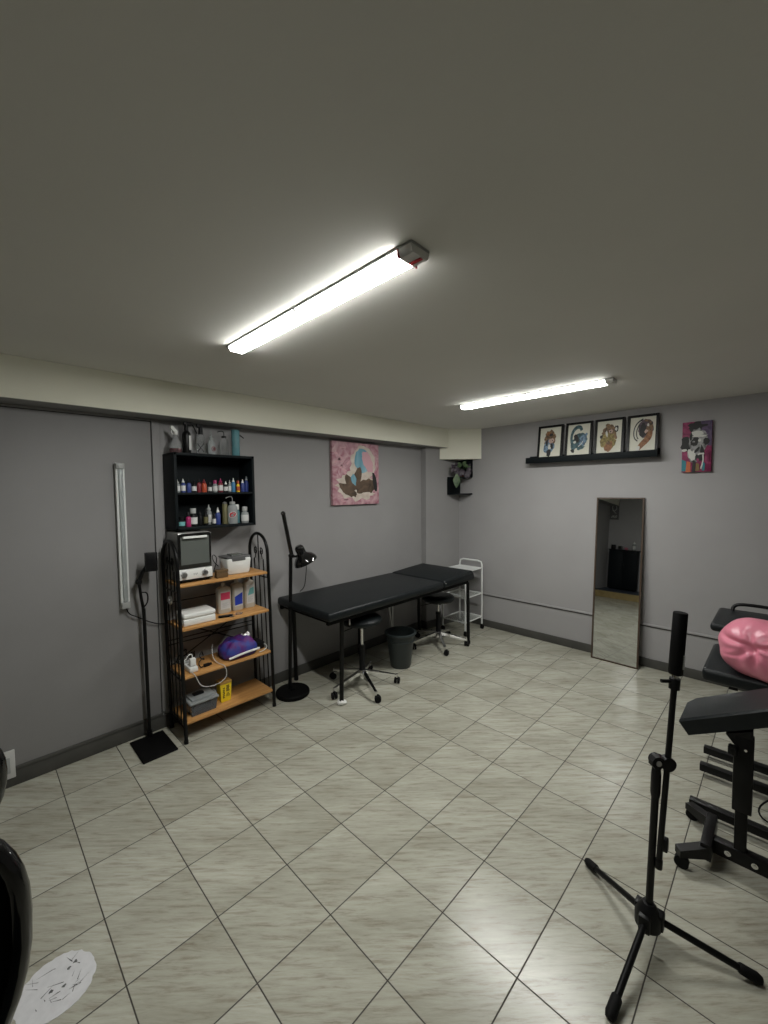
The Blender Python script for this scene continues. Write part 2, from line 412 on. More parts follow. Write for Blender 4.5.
m = MB().prism(wob(.134, 1.648, .104, .104, 60, .03, 3), lambda u, v, h: Vector((u, v, h)), 0, .0012)
rnd = random.Random(5)
for k in range(26):
    a = rnd.uniform(0, PI); l = rnd.uniform(.01, .045); cx, cy = .138 + rnd.uniform(-.065, .065), 1.655 + rnd.uniform(-.065, .065)
    dx, dy = math.cos(a)*l/2, math.sin(a)*l/2; w = rnd.uniform(.0006, .0014)
    m.prism([(cx-dx-dy*w/l*2, cy-dy+dx*w/l*2), (cx+dx, cy+dy), (cx-dx+dy*w/l*2, cy-dy-dx*w/l*2)], lambda u, v, h: Vector((u, v, h)), .0012, .0016, 1)
for cx, cy in ((.17, 1.68), (.12, 1.64), (.15, 1.63), (.19, 1.69)):
    m.prism(wob(cx, cy, .006, .005, 9, .4, int(cx*1000)), lambda u, v, h: Vector((u, v, h)), .0012, .0016, 1)
tag(m.build('floor_sticker', ['decal', 'decalmark']), 'worn round white sticker scratched on the floor tiles', 'floor sticker')

# ------------------------------------------------------------------ small stand with a square plate
t = thing('floor_stand', 'thin black stand on a square floor plate beside the wire shelf', 'stand', (.76, 2.80, 0))
MB().box(.658, .854, 2.655, 2.945, 0, .011, .02, seg=3).build('base_plate', 'blackmatte', t)
MB().cyl((.770, 2.925, .011), (.762, 2.915, .86), .0105).cyl((.7705, 2.925, .011), (.7703, 2.925, .05), .016).build('pole', 'black', t)
MB().tube([(.762, 2.915, .85), (.750, 2.910, .93), (.738, 2.905, 1.035)], .009, 10).build('arm', 'black', t)
MB().sphere((.738, 2.905, 1.04), .020, 16, 10).cyl((.738, 2.885, 1.04), (.738, 2.925, 1.04), .012).tube([(.738, 2.905, 1.04), (.757, 2.885, 1.10), (.785, 2.865, 1.15)], .012, 10).build('joint', 'plastic', t)
MB().tube(smooth([(.752, 2.905, .97), (.780, 2.90, .965), (.786, 2.90, .93), (.780, 2.90, .895), (.758, 2.905, .87)], 1), .0045, 8).build('cable_clip', 'plastic', t)
h = MB().box(.762, .832, 2.835, 2.862, 1.105, 1.225, .006, rot=Rz(-18)).build('head', 'plastic', t)

# ------------------------------------------------------------------ wire shelf rack
RX0, RX1, RYF, RYB = .912, 1.542, 2.685, 2.950
LEAN = lambda m, x: [setattr(v.co, 'x', v.co.x - (.022 if x == RX1 else .014)*v.co.z) for v in m.bm.verts]
t = thing('wire_shelf_rack', 'black wrought iron rack with arched sides and four wooden shelves', 'shelf rack', (1.226, 2.82, 0))
for x in (RX0, RX1):
    yc, rr = (RYF+RYB)/2, (RYB-RYF)/2
    arch = [(x, RYF, 0)] + [(x, yc - rr*math.cos(PI*k/16), 1.155 + rr*1.02*math.sin(PI*k/16)) for k in range(17)] + [(x, RYB, 0)]
    m = MB().tube(arch, .0115, 10)
    for y in (RYF, RYB): m.cyl((x, y, 0), (x, y, .02), .014)
    for z in (.095, .97, .40): m.cyl((x, RYF, z), (x, RYB, z), .005, n=8)
    LEAN(m, x); fr = m.build('side_frame', 'black', t)
    for k in range(3):
        y = RYF + (RYB-RYF)*(k+1)/4
        top = 1.155 + rr*1.02*math.sqrt(max(0, 1-((y-yc)/rr)**2)) if k == 1 else 1.10
        m = MB().cyl((x, y, .095), (x, y, top), .0045, n=8); LEAN(m, x); m.build('upright_bar', 'black', fr)
    for sgn in (-1, 1):
        c = Vector((x, yc + sgn*.040, 1.155)); P = []
        for k in range(22):
            a = k/21*2.6*PI; r = .004 + .024*(k/21)
            P.append(c + Vector((0, sgn*r*math.cos(a), r*math.sin(a)*1.1)))
        P.append(Vector((x, yc + sgn*.052, 1.10))); 
        m = MB().tube(P, .0035, 8); LEAN(m, x); m.build('scroll', 'black', fr)
SH = (1.020, .740, .430, .135)
for z in SH:
    MB().box(RX0+.008-.014*z, RX1-.010-.022*z, RYF-.004, RYB-.006, z-.018, z, .003).build('shelf_board', 'wood', t)
m = MB()
for z in (.86, .57, .60): m.cyl((RX0-.014*z, RYB-.002, z), (RX1-.022*z, RYB-.002, z), .004, n=8)
m.tube([(RX0, RYB-.002, .42), (RX1-.016, RYB-.002, .74)], .004, 8).tube([(RX0, RYB-.002, .74), (RX1-.009, RYB-.002, .42)], .004, 8)
m.build('back_brace', 'black', t)
MB().cyl((RX0-.018, 2.815, .908), (RX0-.029, 2.815, .908), .028, .025).cyl((RX0-.029, 2.815, .908), (RX0-.033, 2.815, .908), .013).build('round_badge', 'steel', t)['label'] = 'small silver disc on the side bars'

# ---- on the top shelf
z0 = SH[0] + .0006
t = thing('toaster_oven', 'upright grey steriliser oven with a white two-knob panel on the rack', 'oven', (1.03, 2.83, z0))
MB().box(0.9160, 1.1240, 2.735, 2.925, z0+.012, 1.342, .006).build('body', 'ovenbody', t)
for x in (.932, 1.107):
    for y in (2.75, 2.91): MB().cyl((x, y, z0), (x, y, z0+.013), .010).build('foot', 'rubber', t)
p = MB().box(0.9140, 1.1260, 2.712, 2.737, z0+.022, z0+.088, .004).build('control_panel', 'white', t)
for x in (0.9440, 1.074):
    MB().cyl((x, 2.713, z0+.056), (x, 2.696, z0+.056), 0.0195, .0165).box(x-.0025, x+.0025, 2.692, 2.698, z0+.044, z0+.068).build('knob', 'steel', p)
m = MB()
for k in range(4): m.box(1.0040+k*.007, 1.0075+k*.007, 2.7112, 2.7125, z0+.045+(k%2)*.004, z0+.060)
m.build('printed_mark', 'grey', p)
MB().box(0.9140, 1.1260, 2.716, 2.737, z0+.012, z0+.022, .002).build('lower_strip', 'plastic', t)
d = MB().box(0.9160, 1.1240, 2.718, 2.736, z0+.090, 1.338, .004).build('door', 'blackgloss', t)
MB().box(0.9310, 1.1090, 2.7155, 2.7185, z0+.118, 1.318).build('glass_pane', 'glassdark', d)
MB().box(0.9410, 1.0910, 2.694, 2.706, 1.307, 1.322, .004).box(0.9440, 0.9540, 2.70, 2.72, 1.308, 1.320).box(1.0780, 1.0880, 2.70, 2.72, 1.308, 1.320).build('handle', 'whitemetal', d)

t = thing('ultrasonic_cleaner', 'white ultrasonic cleaner with a dark recessed lid on the rack top', 'cleaner', (1.32, 2.82, z0))
m = MB().hull([(x, y, z) for x, y, z in ((1.248,2.745,z0),(1.408,2.745,z0),(1.252,2.875,z0),(1.404,2.875,z0),(1.236,2.735,z0+.115),(1.416,2.735,z0+.115),(1.240,2.885,z0+.115),(1.412,2.885,z0+.115))])
bmesh.ops.bevel(m.bm, geom=list(m.bm.edges), offset=.010, segments=3, affect='EDGES', profile=.5)
m.build('body', 'white', t)
l = MB().box(1.238, 1.414, 2.737, 2.884, z0+.113, z0+.128, .006).build('lid', 'greylid', t)
MB().box(1.272, 1.372, 2.732, 2.775, z0+.095, z0+.132, .006).build('latch', 'greylid', l)
MB().box(1.29, 1.372, 2.775, 2.86, z0+.127, z0+.137, .004).build('window', 'glassdark', l)
MB().tube(smooth([(1.24, 2.885, z0+.05), (1.215, 2.90, z0+.08), (1.205, 2.91, z0+.12), (1.225, 2.92, z0+.135), (1.245, 2.91, z0+.10), (1.22, 2.92, z0+.01)], 2), .003, 8).build('cable', 'plastic', t)

t = thing('trinket_box', 'small amber clear box beside the white cleaner', 'box', (1.19, 2.72, z0))
MB().box(1.150, 1.228, 2.703, 2.745, z0, z0+.036, .004).build('tray', 'darkamber', t)
MB().box(1.148, 1.230, 2.701, 2.747, z0+.036, z0+.056, .004).build('lid', 'darkamber', t)

# ---- second shelf
z0 = SH[1] + .0006
t = thing('storage_box', 'white lidded box on the rack, left of three flat bottles', 'box', (1.035, 2.78, z0))
MB().box(.932, 1.138, 2.713, 2.862, z0, z0+.045, .008, seg=3).build('body', 'white', t)
MB().box(.930, 1.140, 2.711, 2.864, z0+.046, z0+.080, .012, seg=3).build('lid', 'white', t)
MB().cyl((.945, 2.866, z0+.045), (1.125, 2.866, z0+.045), .003, n=8).build('hinge', 'grey', t)
def flat_bottle(x0, x1, yc, h, capc, lab, label):
    t = thing('disinfectant_bottle', label, 'bottle', ((x0+x1)/2, yc, z0), 'flat bottles on the second shelf')
    xc, w, dpt = (x0+x1)/2, (x1-x0)/2, .030
    m = MB()
    prof = [(0,0),(.92,0),(1,.006),(1,h*.78),(.92,h*.835),(.55,h*.875),(.32,h*.89),(.32,h*.92),(0,h*.92)]
    m.lathe([(r*w, z) for r, z in prof], (xc, yc, z0), n=32, sq=5)
    for v in m.bm.verts: v.co.y = yc + (v.co.y-yc)*(dpt/w if abs(v.co.z-z0) < h*.86 else 1)
    m.build('body', 'hdpe', t)
    MB().cyl((xc, yc, z0+h*.90), (xc, yc, z0+h*1.0), .0145, .0135, 24).build('cap', capc, t)
    y = yc-dpt-.0006
    lb = MB().box(xc-w*.72, xc+w*.72, y-.0008, y+.001, z0+h*.14, z0+h*.74, 0).build('label', 'paperlabel', t)
    m = MB()
    if lab == 'pinklabel': m.box(xc-w*.70, xc+w*.70, y-.0014, y, z0+h*.46, z0+h*.70)
    elif lab == 'bluelabel': m.prism([(xc-w*.68, z0+h*.17), (xc+w*.68, z0+h*.20), (xc+w*.68, z0+h*.58), (xc-w*.68, z0+h*.46)], lambda u, v, hh: Vector((u, hh, v)), y-.0014, y)
    else: m.prism([(xc-w*.5, z0+h*.40), (xc+w*.66, z0+h*.44), (xc+w*.66, z0+h*.66), (xc-w*.1, z0+h*.62)], lambda u, v, hh: Vector((u, hh, v)), y-.0014, y)
    m.build('printed_patch', lab, lb)
    m = MB()
    for k in range(5): m.box(xc-w*.5, xc+w*(.1+.09*((k*7)%5)), y-.0015, y, z0+h*(.20+.035*k), z0+h*(.208+.035*k))
    if lab != 'bluelabel': m.build('printed_lines', 'grey', lb)
    else: m.bm.free()
flat_bottle(1.206, 1.302, 2.850, .212, 'hdpe', 'pinklabel', 'flat milky bottle with a pink label panel on the rack')
flat_bottle(1.312, 1.396, 2.853, .222, 'hdpe', 'bluelabel', 'flat milky bottle with a royal blue label panel on the rack')
flat_bottle(1.406, 1.488, 2.856, .230, 'hdpe', 'teallabel', 'flat milky bottle with a pale teal label patch on the rack')
t = thing('utility_knife', 'black pocket tool lying in front of the pink label bottle', 'tool', (1.215, 2.735, z0))
MB().box(1.165, 1.265, 2.728, 2.746, z0, z0+.010, .004, rot=Rz(-38)).build('handle', 'plastic', t)
MB().box(1.232, 1.262, 2.70, 2.712, z0+.002, z0+.005, .001, rot=Rz(-38)).build('tip', 'steel', t)
t = thing('glass_dish', 'small clear dish lying before the flat bottles on the rack', 'dish', (1.31, 2.735, z0))
MB().lathe([(0,0),(.022,0),(.028,.008),(.026,.008),(.020,.003),(0,.003)], (1.31, 2.735, z0)).build('bowl', 'clear', t)

# ---- third shelf
z0 = SH[2] + .0006
t = thing('power_strip', 'white power strip with black cords on the third rack shelf', 'power strip', (.985, 2.78, z0))
MB().box(.958, 1.014, 2.712, 2.87, z0, z0+.034, .008).build('body', 'white', t)
m = MB()
for y in (2.745, 2.785, 2.825): m.cyl((.986, y, z0+.033), (.986, y, z0+.0345), .016)
m.build('outlet', 'grey', t)
MB().tube(smooth([(.96, 2.86, z0+.02), (.94, 2.90, z0+.02), (.96, 2.93, z0+.05), (1.02, 2.925, z0+.10), (1.0, 2.90, z0+.07), (1.04, 2.90, z0+.02), (1.06, 2.88, z0+.05), (1.03, 2.87, z0+.09), (1.02, 2.88, z0+.03), (1.05, 2.91, z0+.01), (1.07, 2.93, z0+.06)], 3), .004, 8).build('cable', 'black', t)
t = thing('phone_charger', 'white plug-in charger standing in the power strip', 'charger', (.99, 2.745, z0+.036))
MB().box(.970, 1.008, 2.732, 2.762, z0+.0355, z0+.085, .006).build('body', 'white', t)
MB().tube(smooth([(.989, 2.747, z0+.085), (.987, 2.745, z0+.112), (.965, 2.74, z0+.118), (.945, 2.735, z0+.095), (.93, 2.73, z0+.085)], 2), .003, 8).build('cable', 'white', t)
t = thing('power_plug', 'loose black plug on a curled black cord on the rack', 'plug', (1.07, 2.75, z0))
MB().box(1.06, 1.10, 2.738, 2.758, z0, z0+.022, .006).cyl((1.10, 2.748, z0+.012), (1.112, 2.748, z0+.012), .008).build('plug_body', 'plastic', t)
MB().tube(smooth([(1.06, 2.748, z0+.010), (1.035, 2.735, z0+.008), (1.035, 2.775, z0+.03), (1.075, 2.785, z0+.055), (1.09, 2.81, z0+.02), (1.06, 2.825, z0+.05), (1.09, 2.85, z0+.08), (1.11, 2.88, z0+.03)], 3), .0035, 8).build('cord', 'black', t)
t = thing('charging_cable', 'thin pale cable looping off the front of the third rack shelf', 'cable', (1.1, 2.74, z0))
MB().tube(smooth([(1.17, 2.86, z0+.10), (1.15, 2.83, z0+.07), (1.14, 2.78, z0+.02), (1.15, 2.72, z0+.006), (1.165, 2.672, z0+.006), (1.18, 2.668, z0-.03), (1.18, 2.668, z0-.085), (1.10, 2.668, z0-.115), (1.01, 2.668, z0-.09), (.985, 2.668, z0-.03), (.97, 2.668, z0+.008), (.968, 2.705, z0+.008)], 3), .0025, 8).build('cord', 'sock', t)
def bagfn(p):
    x, y, z = p; e = .55
    q = Vector((math.copysign(abs(x)**e, x), math.copysign(abs(y)**e, y), math.copysign(abs(z)**.8, z)))
    if q.z > -.2: q.z += .18*math.sin(q.x*6+q.y*4) + .12*math.sin(q.y*9-q.x*3)
    if q.z < -.75: q.z = -.75
    return q
t = thing('folded_cloth_bag', 'crumpled purple and blue galaxy print bag on the rack', 'bag', (1.33, 2.80, z0))
MB().sphere((1.320, 2.79, z0+.043), (.128, .095, .058), 40, 24, lambda p: bagfn(p) + Vector((0, 0, .35*max(0, 1-abs(p.x-.1)*1.2)*max(0, p.z)))).build('bag_body', 'galaxy', t)
MB().tube(smooth([(1.215, 2.70, z0+.020), (1.28, 2.688, z0+.034), (1.36, 2.688, z0+.040), (1.44, 2.70, z0+.036)], 2), .008, 10).build('white_edge', 'white', t)
MB().sphere((1.40, 2.86, z0+.075), (.055, .035, .045), 20, 12, bagfn).build('silver_lining', 'steel', t)
t = thing('router_box', 'small black box at the right end of the third shelf', 'device', (1.48, 2.83, z0))
MB().box(1.450, 1.515, 2.76, 2.88, z0, z0+.052, .006).build('body', 'plastic', t)
MB().tube(smooth([(1.512, 2.775, z0+.03), (1.517, 2.74, z0+.03), (1.505, 2.70, z0+.025), (1.47, 2.695, z0+.010), (1.44, 2.70, z0+.006)], 2), .003, 8).build('cable', 'white', t)

# ---- lowest shelf
z0 = SH[3] + .0006
t = thing('plastic_tub', 'clear lidded plastic tub of dark odds on the lowest shelf', 'tub', (1.045, 2.79, z0))
m = MB().hull([(1.045+sx*a, 2.79+sy*b, z) for sx in (-1,1) for sy in (-1,1) for a, b, z in ((.078, .068, z0), (.086, .076, z0+.078))])
m.build('tub', 'smoke', t)
MB().box(.950, 1.140, 2.704, 2.876, z0+.078, z0+.096, .008, seg=3).box(.970, 1.120, 2.725, 2.855, z0+.093, z0+.106, .006).build('lid', 'frost', t)
MB().box(.985, 1.10, 2.735, 2.82, z0+.006, z0+.065, .02).build('contents', 'plastic', t)
MB().box(1.00, 1.07, 2.775, 2.815, z0+.105, z0+.119, .006).build('lid_handle', 'plastic', t)
MB().box(1.139, 1.147, 2.77, 2.81, z0+.062, z0+.098, .003).build('clip', 'grey', t)
t = thing('sharps_container', 'yellow sharps container with black print on the lowest shelf', 'container', (1.21, 2.79, z0))
m = MB().hull([(1.211+sx*a, 2.79+sy*a*.85, z) for sx in (-1,1) for sy in (-1,1) for a, z in ((.034, z0), (.040, z0+.128))])
m.build('body', 'yellow', t)
MB().box(1.168, 1.254, 2.752, 2.828, z0+.127, z0+.145, .005).cyl((1.211, 2.79, z0+.144), (1.211, 2.79, z0+.15), .022).build('lid', 'yellowlid', t)
m = MB()
yy = lambda z: 2.79-(.034+.006*(z-z0)/.128)*.85
for i, x in enumerate((1.192, 1.199)):
    for k in range(6): 
        z = z0+.028+k*.013
        m.box(x-.0024, x+.0024, yy(z)-.0012, yy(z)+.002, z, z+(.008 if (k+i)%3 else .0105))
for k in range(5):
    z = z0+.072+k*.009; m.box(1.212+(k%2)*.002, 1.236-(k%3)*.003, yy(z)-.0012, yy(z)+.002, z, z+.005)
for k in range(3):
    a = PI/2 + k*2*PI/3; cx, cz = 1.224 + .0075*math.cos(a), z0+.046 + .0075*math.sin(a)
    m.tube([(cx+.0062*math.cos(b), yy(cz)-.0006, cz+.0062*math.sin(b)) for b in [2*PI*j/14 for j in range(14)]], .0012, 6, True)
m.cyl((1.224, yy(z0+.046)-.0014, z0+.046), (1.224, yy(z0+.046)+.001, z0+.046), .003)
m.build('printed_sign', 'ink', t)

# ------------------------------------------------------------------ wall cabinet and bottles
t = thing('wall_cabinet', 'open black wall cabinet full of small bottles above the rack', 'cabinet', (1.21, 2.88, 1.355))
CX0, CX1, CYF, CZ0, CZ1, CZM = .932, 1.484, 2.785, 1.356, 1.858, 1.600
MB().box(CX0, CX0+.018, CYF, YA, CZ0, CZ1, .002).box(CX1-.018, CX1, CYF, YA, CZ0, CZ1, .002).box(CX0, CX1, CYF, YA, CZ1-.018, CZ1, .002).box(CX0, CX1, CYF, YA, CZ0, CZ0+.018, .002).build('carcass', 'cabinet', t)
MB().box(CX0+.01, CX1-.01, YA-.008, YA, CZ0+.01, CZ1-.01).build('back_panel', 'cabinet', t)
MB().box(CX0+.017, CX1-.017, CYF+.004, YA-.007, CZM-.015, CZM, .002).build('shelf', 'cabinet', t)
def ink_bottle(x, y, z, r, h, bodyc, capc, labc, label, grp, tip=True, name='ink_bottle', bands=None):
    t = thing(name, label, 'bottle', (x, y, z), grp)
    MB().lathe([(0,0),(r*.95,0),(r,.003),(r,h*.58),(r*.82,h*.66),(r*.5,h*.70),(r*.5,h*.74),(0,h*.74)], (x, y, z), n=18).build('body', bodyc, t)
    if tip: MB().lathe([(0,h*.72),(r*.62,h*.72),(r*.62,h*.80),(r*.28,h*.86),(r*.16,h),(0,h)], (x, y, z), n=14).build('cap', capc, t)
    else: MB().lathe([(0,h*.72),(r*.72,h*.72),(r*.72,h*.98),(r*.66,h),(0,h)], (x, y, z), n=16).build('cap', capc, t)
    if labc: MB().lathe([(r*1.0,h*.12),(r*1.03,h*.12),(r*1.03,h*.50),(r*1.0,h*.50)], (x, y, z), n=18).build('label', labc, t)
    return t
g1 = 'ink bottles on the cabinet middle shelf'
yb = 2.83
for (x, r, h, b, c, l, lab, tip) in (
  (.985, .0165, .085, 'frost', 'grey', 'paperlabel', 'pale spray bottle at the left end of the cabinet middle shelf', True),
  (1.020, .014, .090, 'blue', 'white', 'paperlabel', 'blue bottle with a white label, second on the middle shelf', True),
  (1.054, .0145, .088, 'blue', 'plastic', None, 'blue bottle without a label, third on the middle shelf', True),
  (1.086, .015, .080, 'plastic', 'plastic', 'paperlabel', 'black bottle with a white label band beside the blue bottle', True),
  (1.118, .0135, .092, 'crimson', 'plastic', None, 'dark red bottle left of the orange bottle', True),
  (1.150, .0165, .088, 'orange', 'crimson', None, 'bright orange bottle on the cabinet middle shelf', True),
  (1.187, .0135, .070, 'plastic', 'plastic', 'paperlabel', 'short black bottle right of the bright orange bottle', False),
  (1.221, .015, .082, 'frost', 'magenta', 'paperlabel', 'pale bottle with a magenta cap left of the crimson bottle', False),
  (1.258, .0165, .095, 'crimson', 'magenta', 'paperlabel', 'crimson bottle with a white label on the middle shelf', True),
  (1.294, .0145, .075, 'plastic', 'white', 'paperlabel', 'black bottle with white cap right of the crimson bottle', True),
  (1.321, .0105, .085, 'frost', 'grey', 'paperlabel', 'slim white bottle left of the sky blue bottle', True),
  (1.347, .0135, .100, 'cyan', 'white', None, 'sky blue bottle with a white nozzle on the middle shelf', True),
  (1.381, .0115, .080, 'yellow', 'orange', 'orange', 'slim yellow and orange bottle on the middle shelf', False),
  (1.413, .0140, .090, 'blue', 'white', None, 'blue bottle left of the tallest blue one at shelf end', True),
  (1.441, .0140, .115, 'blue', 'frost', None, 'tallest blue bottle at the right end of the middle shelf', True)):
    ink_bottle(x - .022*(1.441-x)/.456, yb, CZM + .0005, r, h, b, c, l, lab, g1, tip)
g2 = 'bottles on the cabinet bottom shelf'
z1 = CZ0+.0185
yb = 2.84
ink_bottle(.976, yb-.02, z1, .022, .068, 'plastic', 'plastic', 'teallabel', 'squat black bottle with pale label at left of bottom shelf', g2, False)
ink_bottle(1.018, yb-.03, z1, .0165, .095, 'magenta', 'plastic', None, 'magenta bottle on the cabinet bottom shelf', g2, False)
ink_bottle(1.060, yb, z1, .026, .118, 'plastic', 'grey', 'paperlabel', 'wide black jar with grey lid beside the magenta bottle', g2, False, name='cream_jar')
ink_bottle(1.106, yb, z1, .014, .100, 'plastic', 'plastic', None, 'plain black bottle right of the wide jar', g2, True)
ink_bottle(1.145, yb, z1, .015, .115, 'plastic', 'plastic', 'olive', 'dark bottle with an olive label on the bottom shelf', g2, True)
ink_bottle(1.180, yb+.035, z1, .020, .140, 'frost', 'grey', 'paperlabel', 'pale wash bottle behind the dark dropper bottles', g2, True)
ink_bottle(1.190, yb-.025, z1, .012, .085, 'plastic', 'plastic', 'paperlabel', 'small black bottle with a white label on the bottom shelf', g2, True)
ink_bottle(1.224, yb-.01, z1, .017, .118, 'blue', 'white', None, 'navy dropper bottle with a white cap on the bottom shelf', g2, True, name='dropper_bottle')
t = thing('spray_tin', 'tall olive tin on the cabinet bottom shelf', 'tin', (1.279, yb, z1), g2)
MB().lathe([(0,0),(.018,0),(.018,.138),(.0165,.142),(0,.142)], (1.279, yb, z1), n=20).build('body', 'olive', t)
MB().lathe([(0,.142),(.014,.142),(.0155,.147),(.013,.155),(0,.156)], (1.279, yb, z1), n=20).build('lid', 'greylid', t)
def wash_bottle(x, y, z, r, h, bodyc, capc, label, grp, side=-1, reach=.045, hook=True):
    t = thing('wash_bottle', label, 'bottle', (x, y, z), grp)
    MB().lathe([(0,0),(r*.95,0),(r,.004),(r,h*.60),(r*.86,h*.68),(r*.5,h*.74),(r*.46,h*.78),(0,h*.78)], (x, y, z), n=22).build('body', bodyc, t)
    MB().lathe([(0,h*.76),(r*.58,h*.76),(r*.58,h*.84),(r*.2,h*.86),(0,h*.86)], (x, y, z), n=18).build('cap', capc, t)
    MB().tube(smooth([(x, y, z+h*.84), (x, y, z+h*1.02), (x+side*reach*.35, y-.002, z+h*1.06), (x+side*reach, y-.006, z+h*.99)], 2), .0028, 8).build('spout', capc, t)
    return t
w = wash_bottle(1.330, yb-.012, z1, .034, .185, 'frost', 'grey', 'large clear wash bottle with a red oval logo on bottom shelf', g2, -1, .05)
a0 = math.atan2(-.9, -.42)
wrap = lambda cx, cy, cz, r_: (lambda u, v, h: Vector((cx + (r_+h)*math.cos(a0 + u/r_), cy + (r_+h)*math.sin(a0 + u/r_), cz + v)))
oval = lambda a_, b_, ti: [(a_*math.cos(q)*math.cos(ti) - b_*math.sin(q)*math.sin(ti), a_*math.cos(q)*math.sin(ti) + b_*math.sin(q)*math.cos(ti)) for q in [2*PI*k/28 for k in range(28)]]
MB().prism(oval(.028, .021, .35), wrap(1.330, yb-.012, z1+.066, .034), -.003, .0008).build('logo_border', 'paperlabel', w)
MB().prism(oval(.023, .016, .35), wrap(1.330, yb-.012, z1+.066, .034), -.003, .0016).build('logo', 'red', w)
ink_bottle(1.384, yb+.03, z1, .019, .135, 'teal', 'white', None, 'pale blue bottle behind the red logo wash bottle', g2, False)
ink_bottle(1.424, yb-.01, z1, .027, .118, 'frost', 'grey', 'paperlabel', 'grey bottle with a white label at the right of bottom shelf', g2, False)

# ---- on top of the cabinet
g3 = 'bottles on top of the wall cabinet'
zt = CZ1+.0005
def trigger(t, x, y, z, col, k=1.0, s=-1):
    MB().cyl((x, y, z), (x, y, z+.022*k), .013*k).hull([(x+a*k, y+b*k, z+c*k) for a, c in ((-.014,.02),(.014,.02),(-.016*-s,.055),(.030*s,.055),(.032*s,.043),(.018*s,.032)) for b in (-.009,.009)]).build('trigger_head', col, t)
    MB().tube([(x+s*.020*k, y, z+.038*k), (x+s*.026*k, y, z+.018*k), (x+s*.020*k, y, z+.002*k)], .0035*k, 8).build('trigger', col, t)
t = thing('spray_bottle', 'clear spray bottle with white trigger, leftmost on the cabinet', 'bottle', (.980, 2.87, zt), g3)
MB().lathe([(0,0),(.036,0),(.038,.01),(.036,.055),(.020,.100),(.012,.115),(.012,.125),(0,.125)], (.976, 2.87, zt)).build('body', 'clear', t)
MB().lathe([(0,.002),(.034,.002),(.0355,.01),(.035,.030),(0,.030)], (.976, 2.87, zt)).build('liquid', 'crimson', t)
trigger(t, .978, 2.87, zt+.12, 'white')
t = thing('spray_bottle', 'black spray bottle with black trigger on top of the cabinet', 'bottle', (1.045, 2.87, zt), g3)
MB().lathe([(0,0),(.025,0),(.0265,.004),(.0265,.125),(.022,.142),(.012,.152),(.012,.162),(0,.162)], (1.046, 2.87, zt)).build('body', 'black', t)
MB().box(1.052, 1.066, 2.842, 2.8475, zt+.025, zt+.12).build('label', 'paperlabel', t)
MB().cyl((1.046, 2.87, zt+.155), (1.046, 2.87, zt+.195), .013, .011).box(1.030, 1.084, 2.862, 2.878, zt+.190, zt+.212, .004).build('trigger_head', 'plastic', t)
MB().tube([(1.080, 2.87, zt+.205), (1.100, 2.868, zt+.170), (1.112, 2.866, zt+.140)], .004, 8).build('trigger', 'plastic', t)
t = thing('spray_bottle', 'clear bottle marked with a black X on top of the cabinet', 'bottle', (1.139, 2.87, zt), g3)
MB().lathe([(0,0),(.028,0),(.030,.004),(.030,.075),(.023,.088),(.028,.105),(.025,.125),(.013,.138),(0,.138)], (1.139, 2.87, zt)).build('body', 'clear', t)
MB().cyl((1.139, 2.87, zt+.135), (1.139, 2.87, zt+.185), .016, .012).box(1.115, 1.152, 2.860, 2.88, zt+.180, zt+.205, .004).build('pump_head', 'plastic', t)
m = MB()
for s in (-1, 1):
    pc_ = [(-.021*s-.003, -.028), (-.021*s+.003, -.028), (.021*s+.003, .028), (.021*s-.003, .028)]
    m.prism(pc_, wrap(1.139, 2.87, zt+.044, .030), -.001, .0007)
m.build('printed_cross', 'ink', t)
t = thing('squeeze_bottle', 'milky squeeze bottle with a dark round logo on top of cabinet', 'bottle', (1.210, 2.87, zt), g3)
MB().lathe([(0,0),(.023,0),(.025,.004),(.025,.080),(.018,.098),(.011,.105),(0,.105)], (1.210, 2.87, zt)).build('body', 'frost', t)
MB().lathe([(0,.103),(.014,.103),(.014,.122),(.006,.130),(.003,.165),(0,.165)], (1.210, 2.87, zt), n=16).build('nozzle', 'frost', t)
MB().tube([(1.215+.012*math.cos(a), 2.8445, zt+.042+.014*math.sin(a)) for a in [2*PI*k/18 for k in range(18)]], .0022, 6, True).sphere((1.218, 2.8465, zt+.042), (.006, .003, .007), 10, 8).build('logo', 'crimson', t)
w = wash_bottle(1.302, 2.87, zt, .029, .165, 'clear', 'plastic', 'clear wash bottle with a black bent spout on the cabinet', g3, -1, .05)
t = thing('wash_bottle', 'tall teal wash bottle, rightmost on top of the cabinet', 'bottle', (1.388, 2.87, zt), g3)
MB().lathe([(0,0),(.026,0),(.0275,.004),(.0275,.098),(.0265,.104),(0,.104)], (1.388, 2.87, zt)).build('body', 'teal', t)
MB().lathe([(0,.104),(.0285,.104),(.0285,.185),(.027,.19),(0,.19)], (1.388, 2.87, zt)).build('cap', 'teal', t)
MB().tube([(1.412, 2.868, zt+.160), (1.432, 2.866, zt+.148), (1.448, 2.864, zt+.136)], .004, 8).build('spout', 'plastic', t)

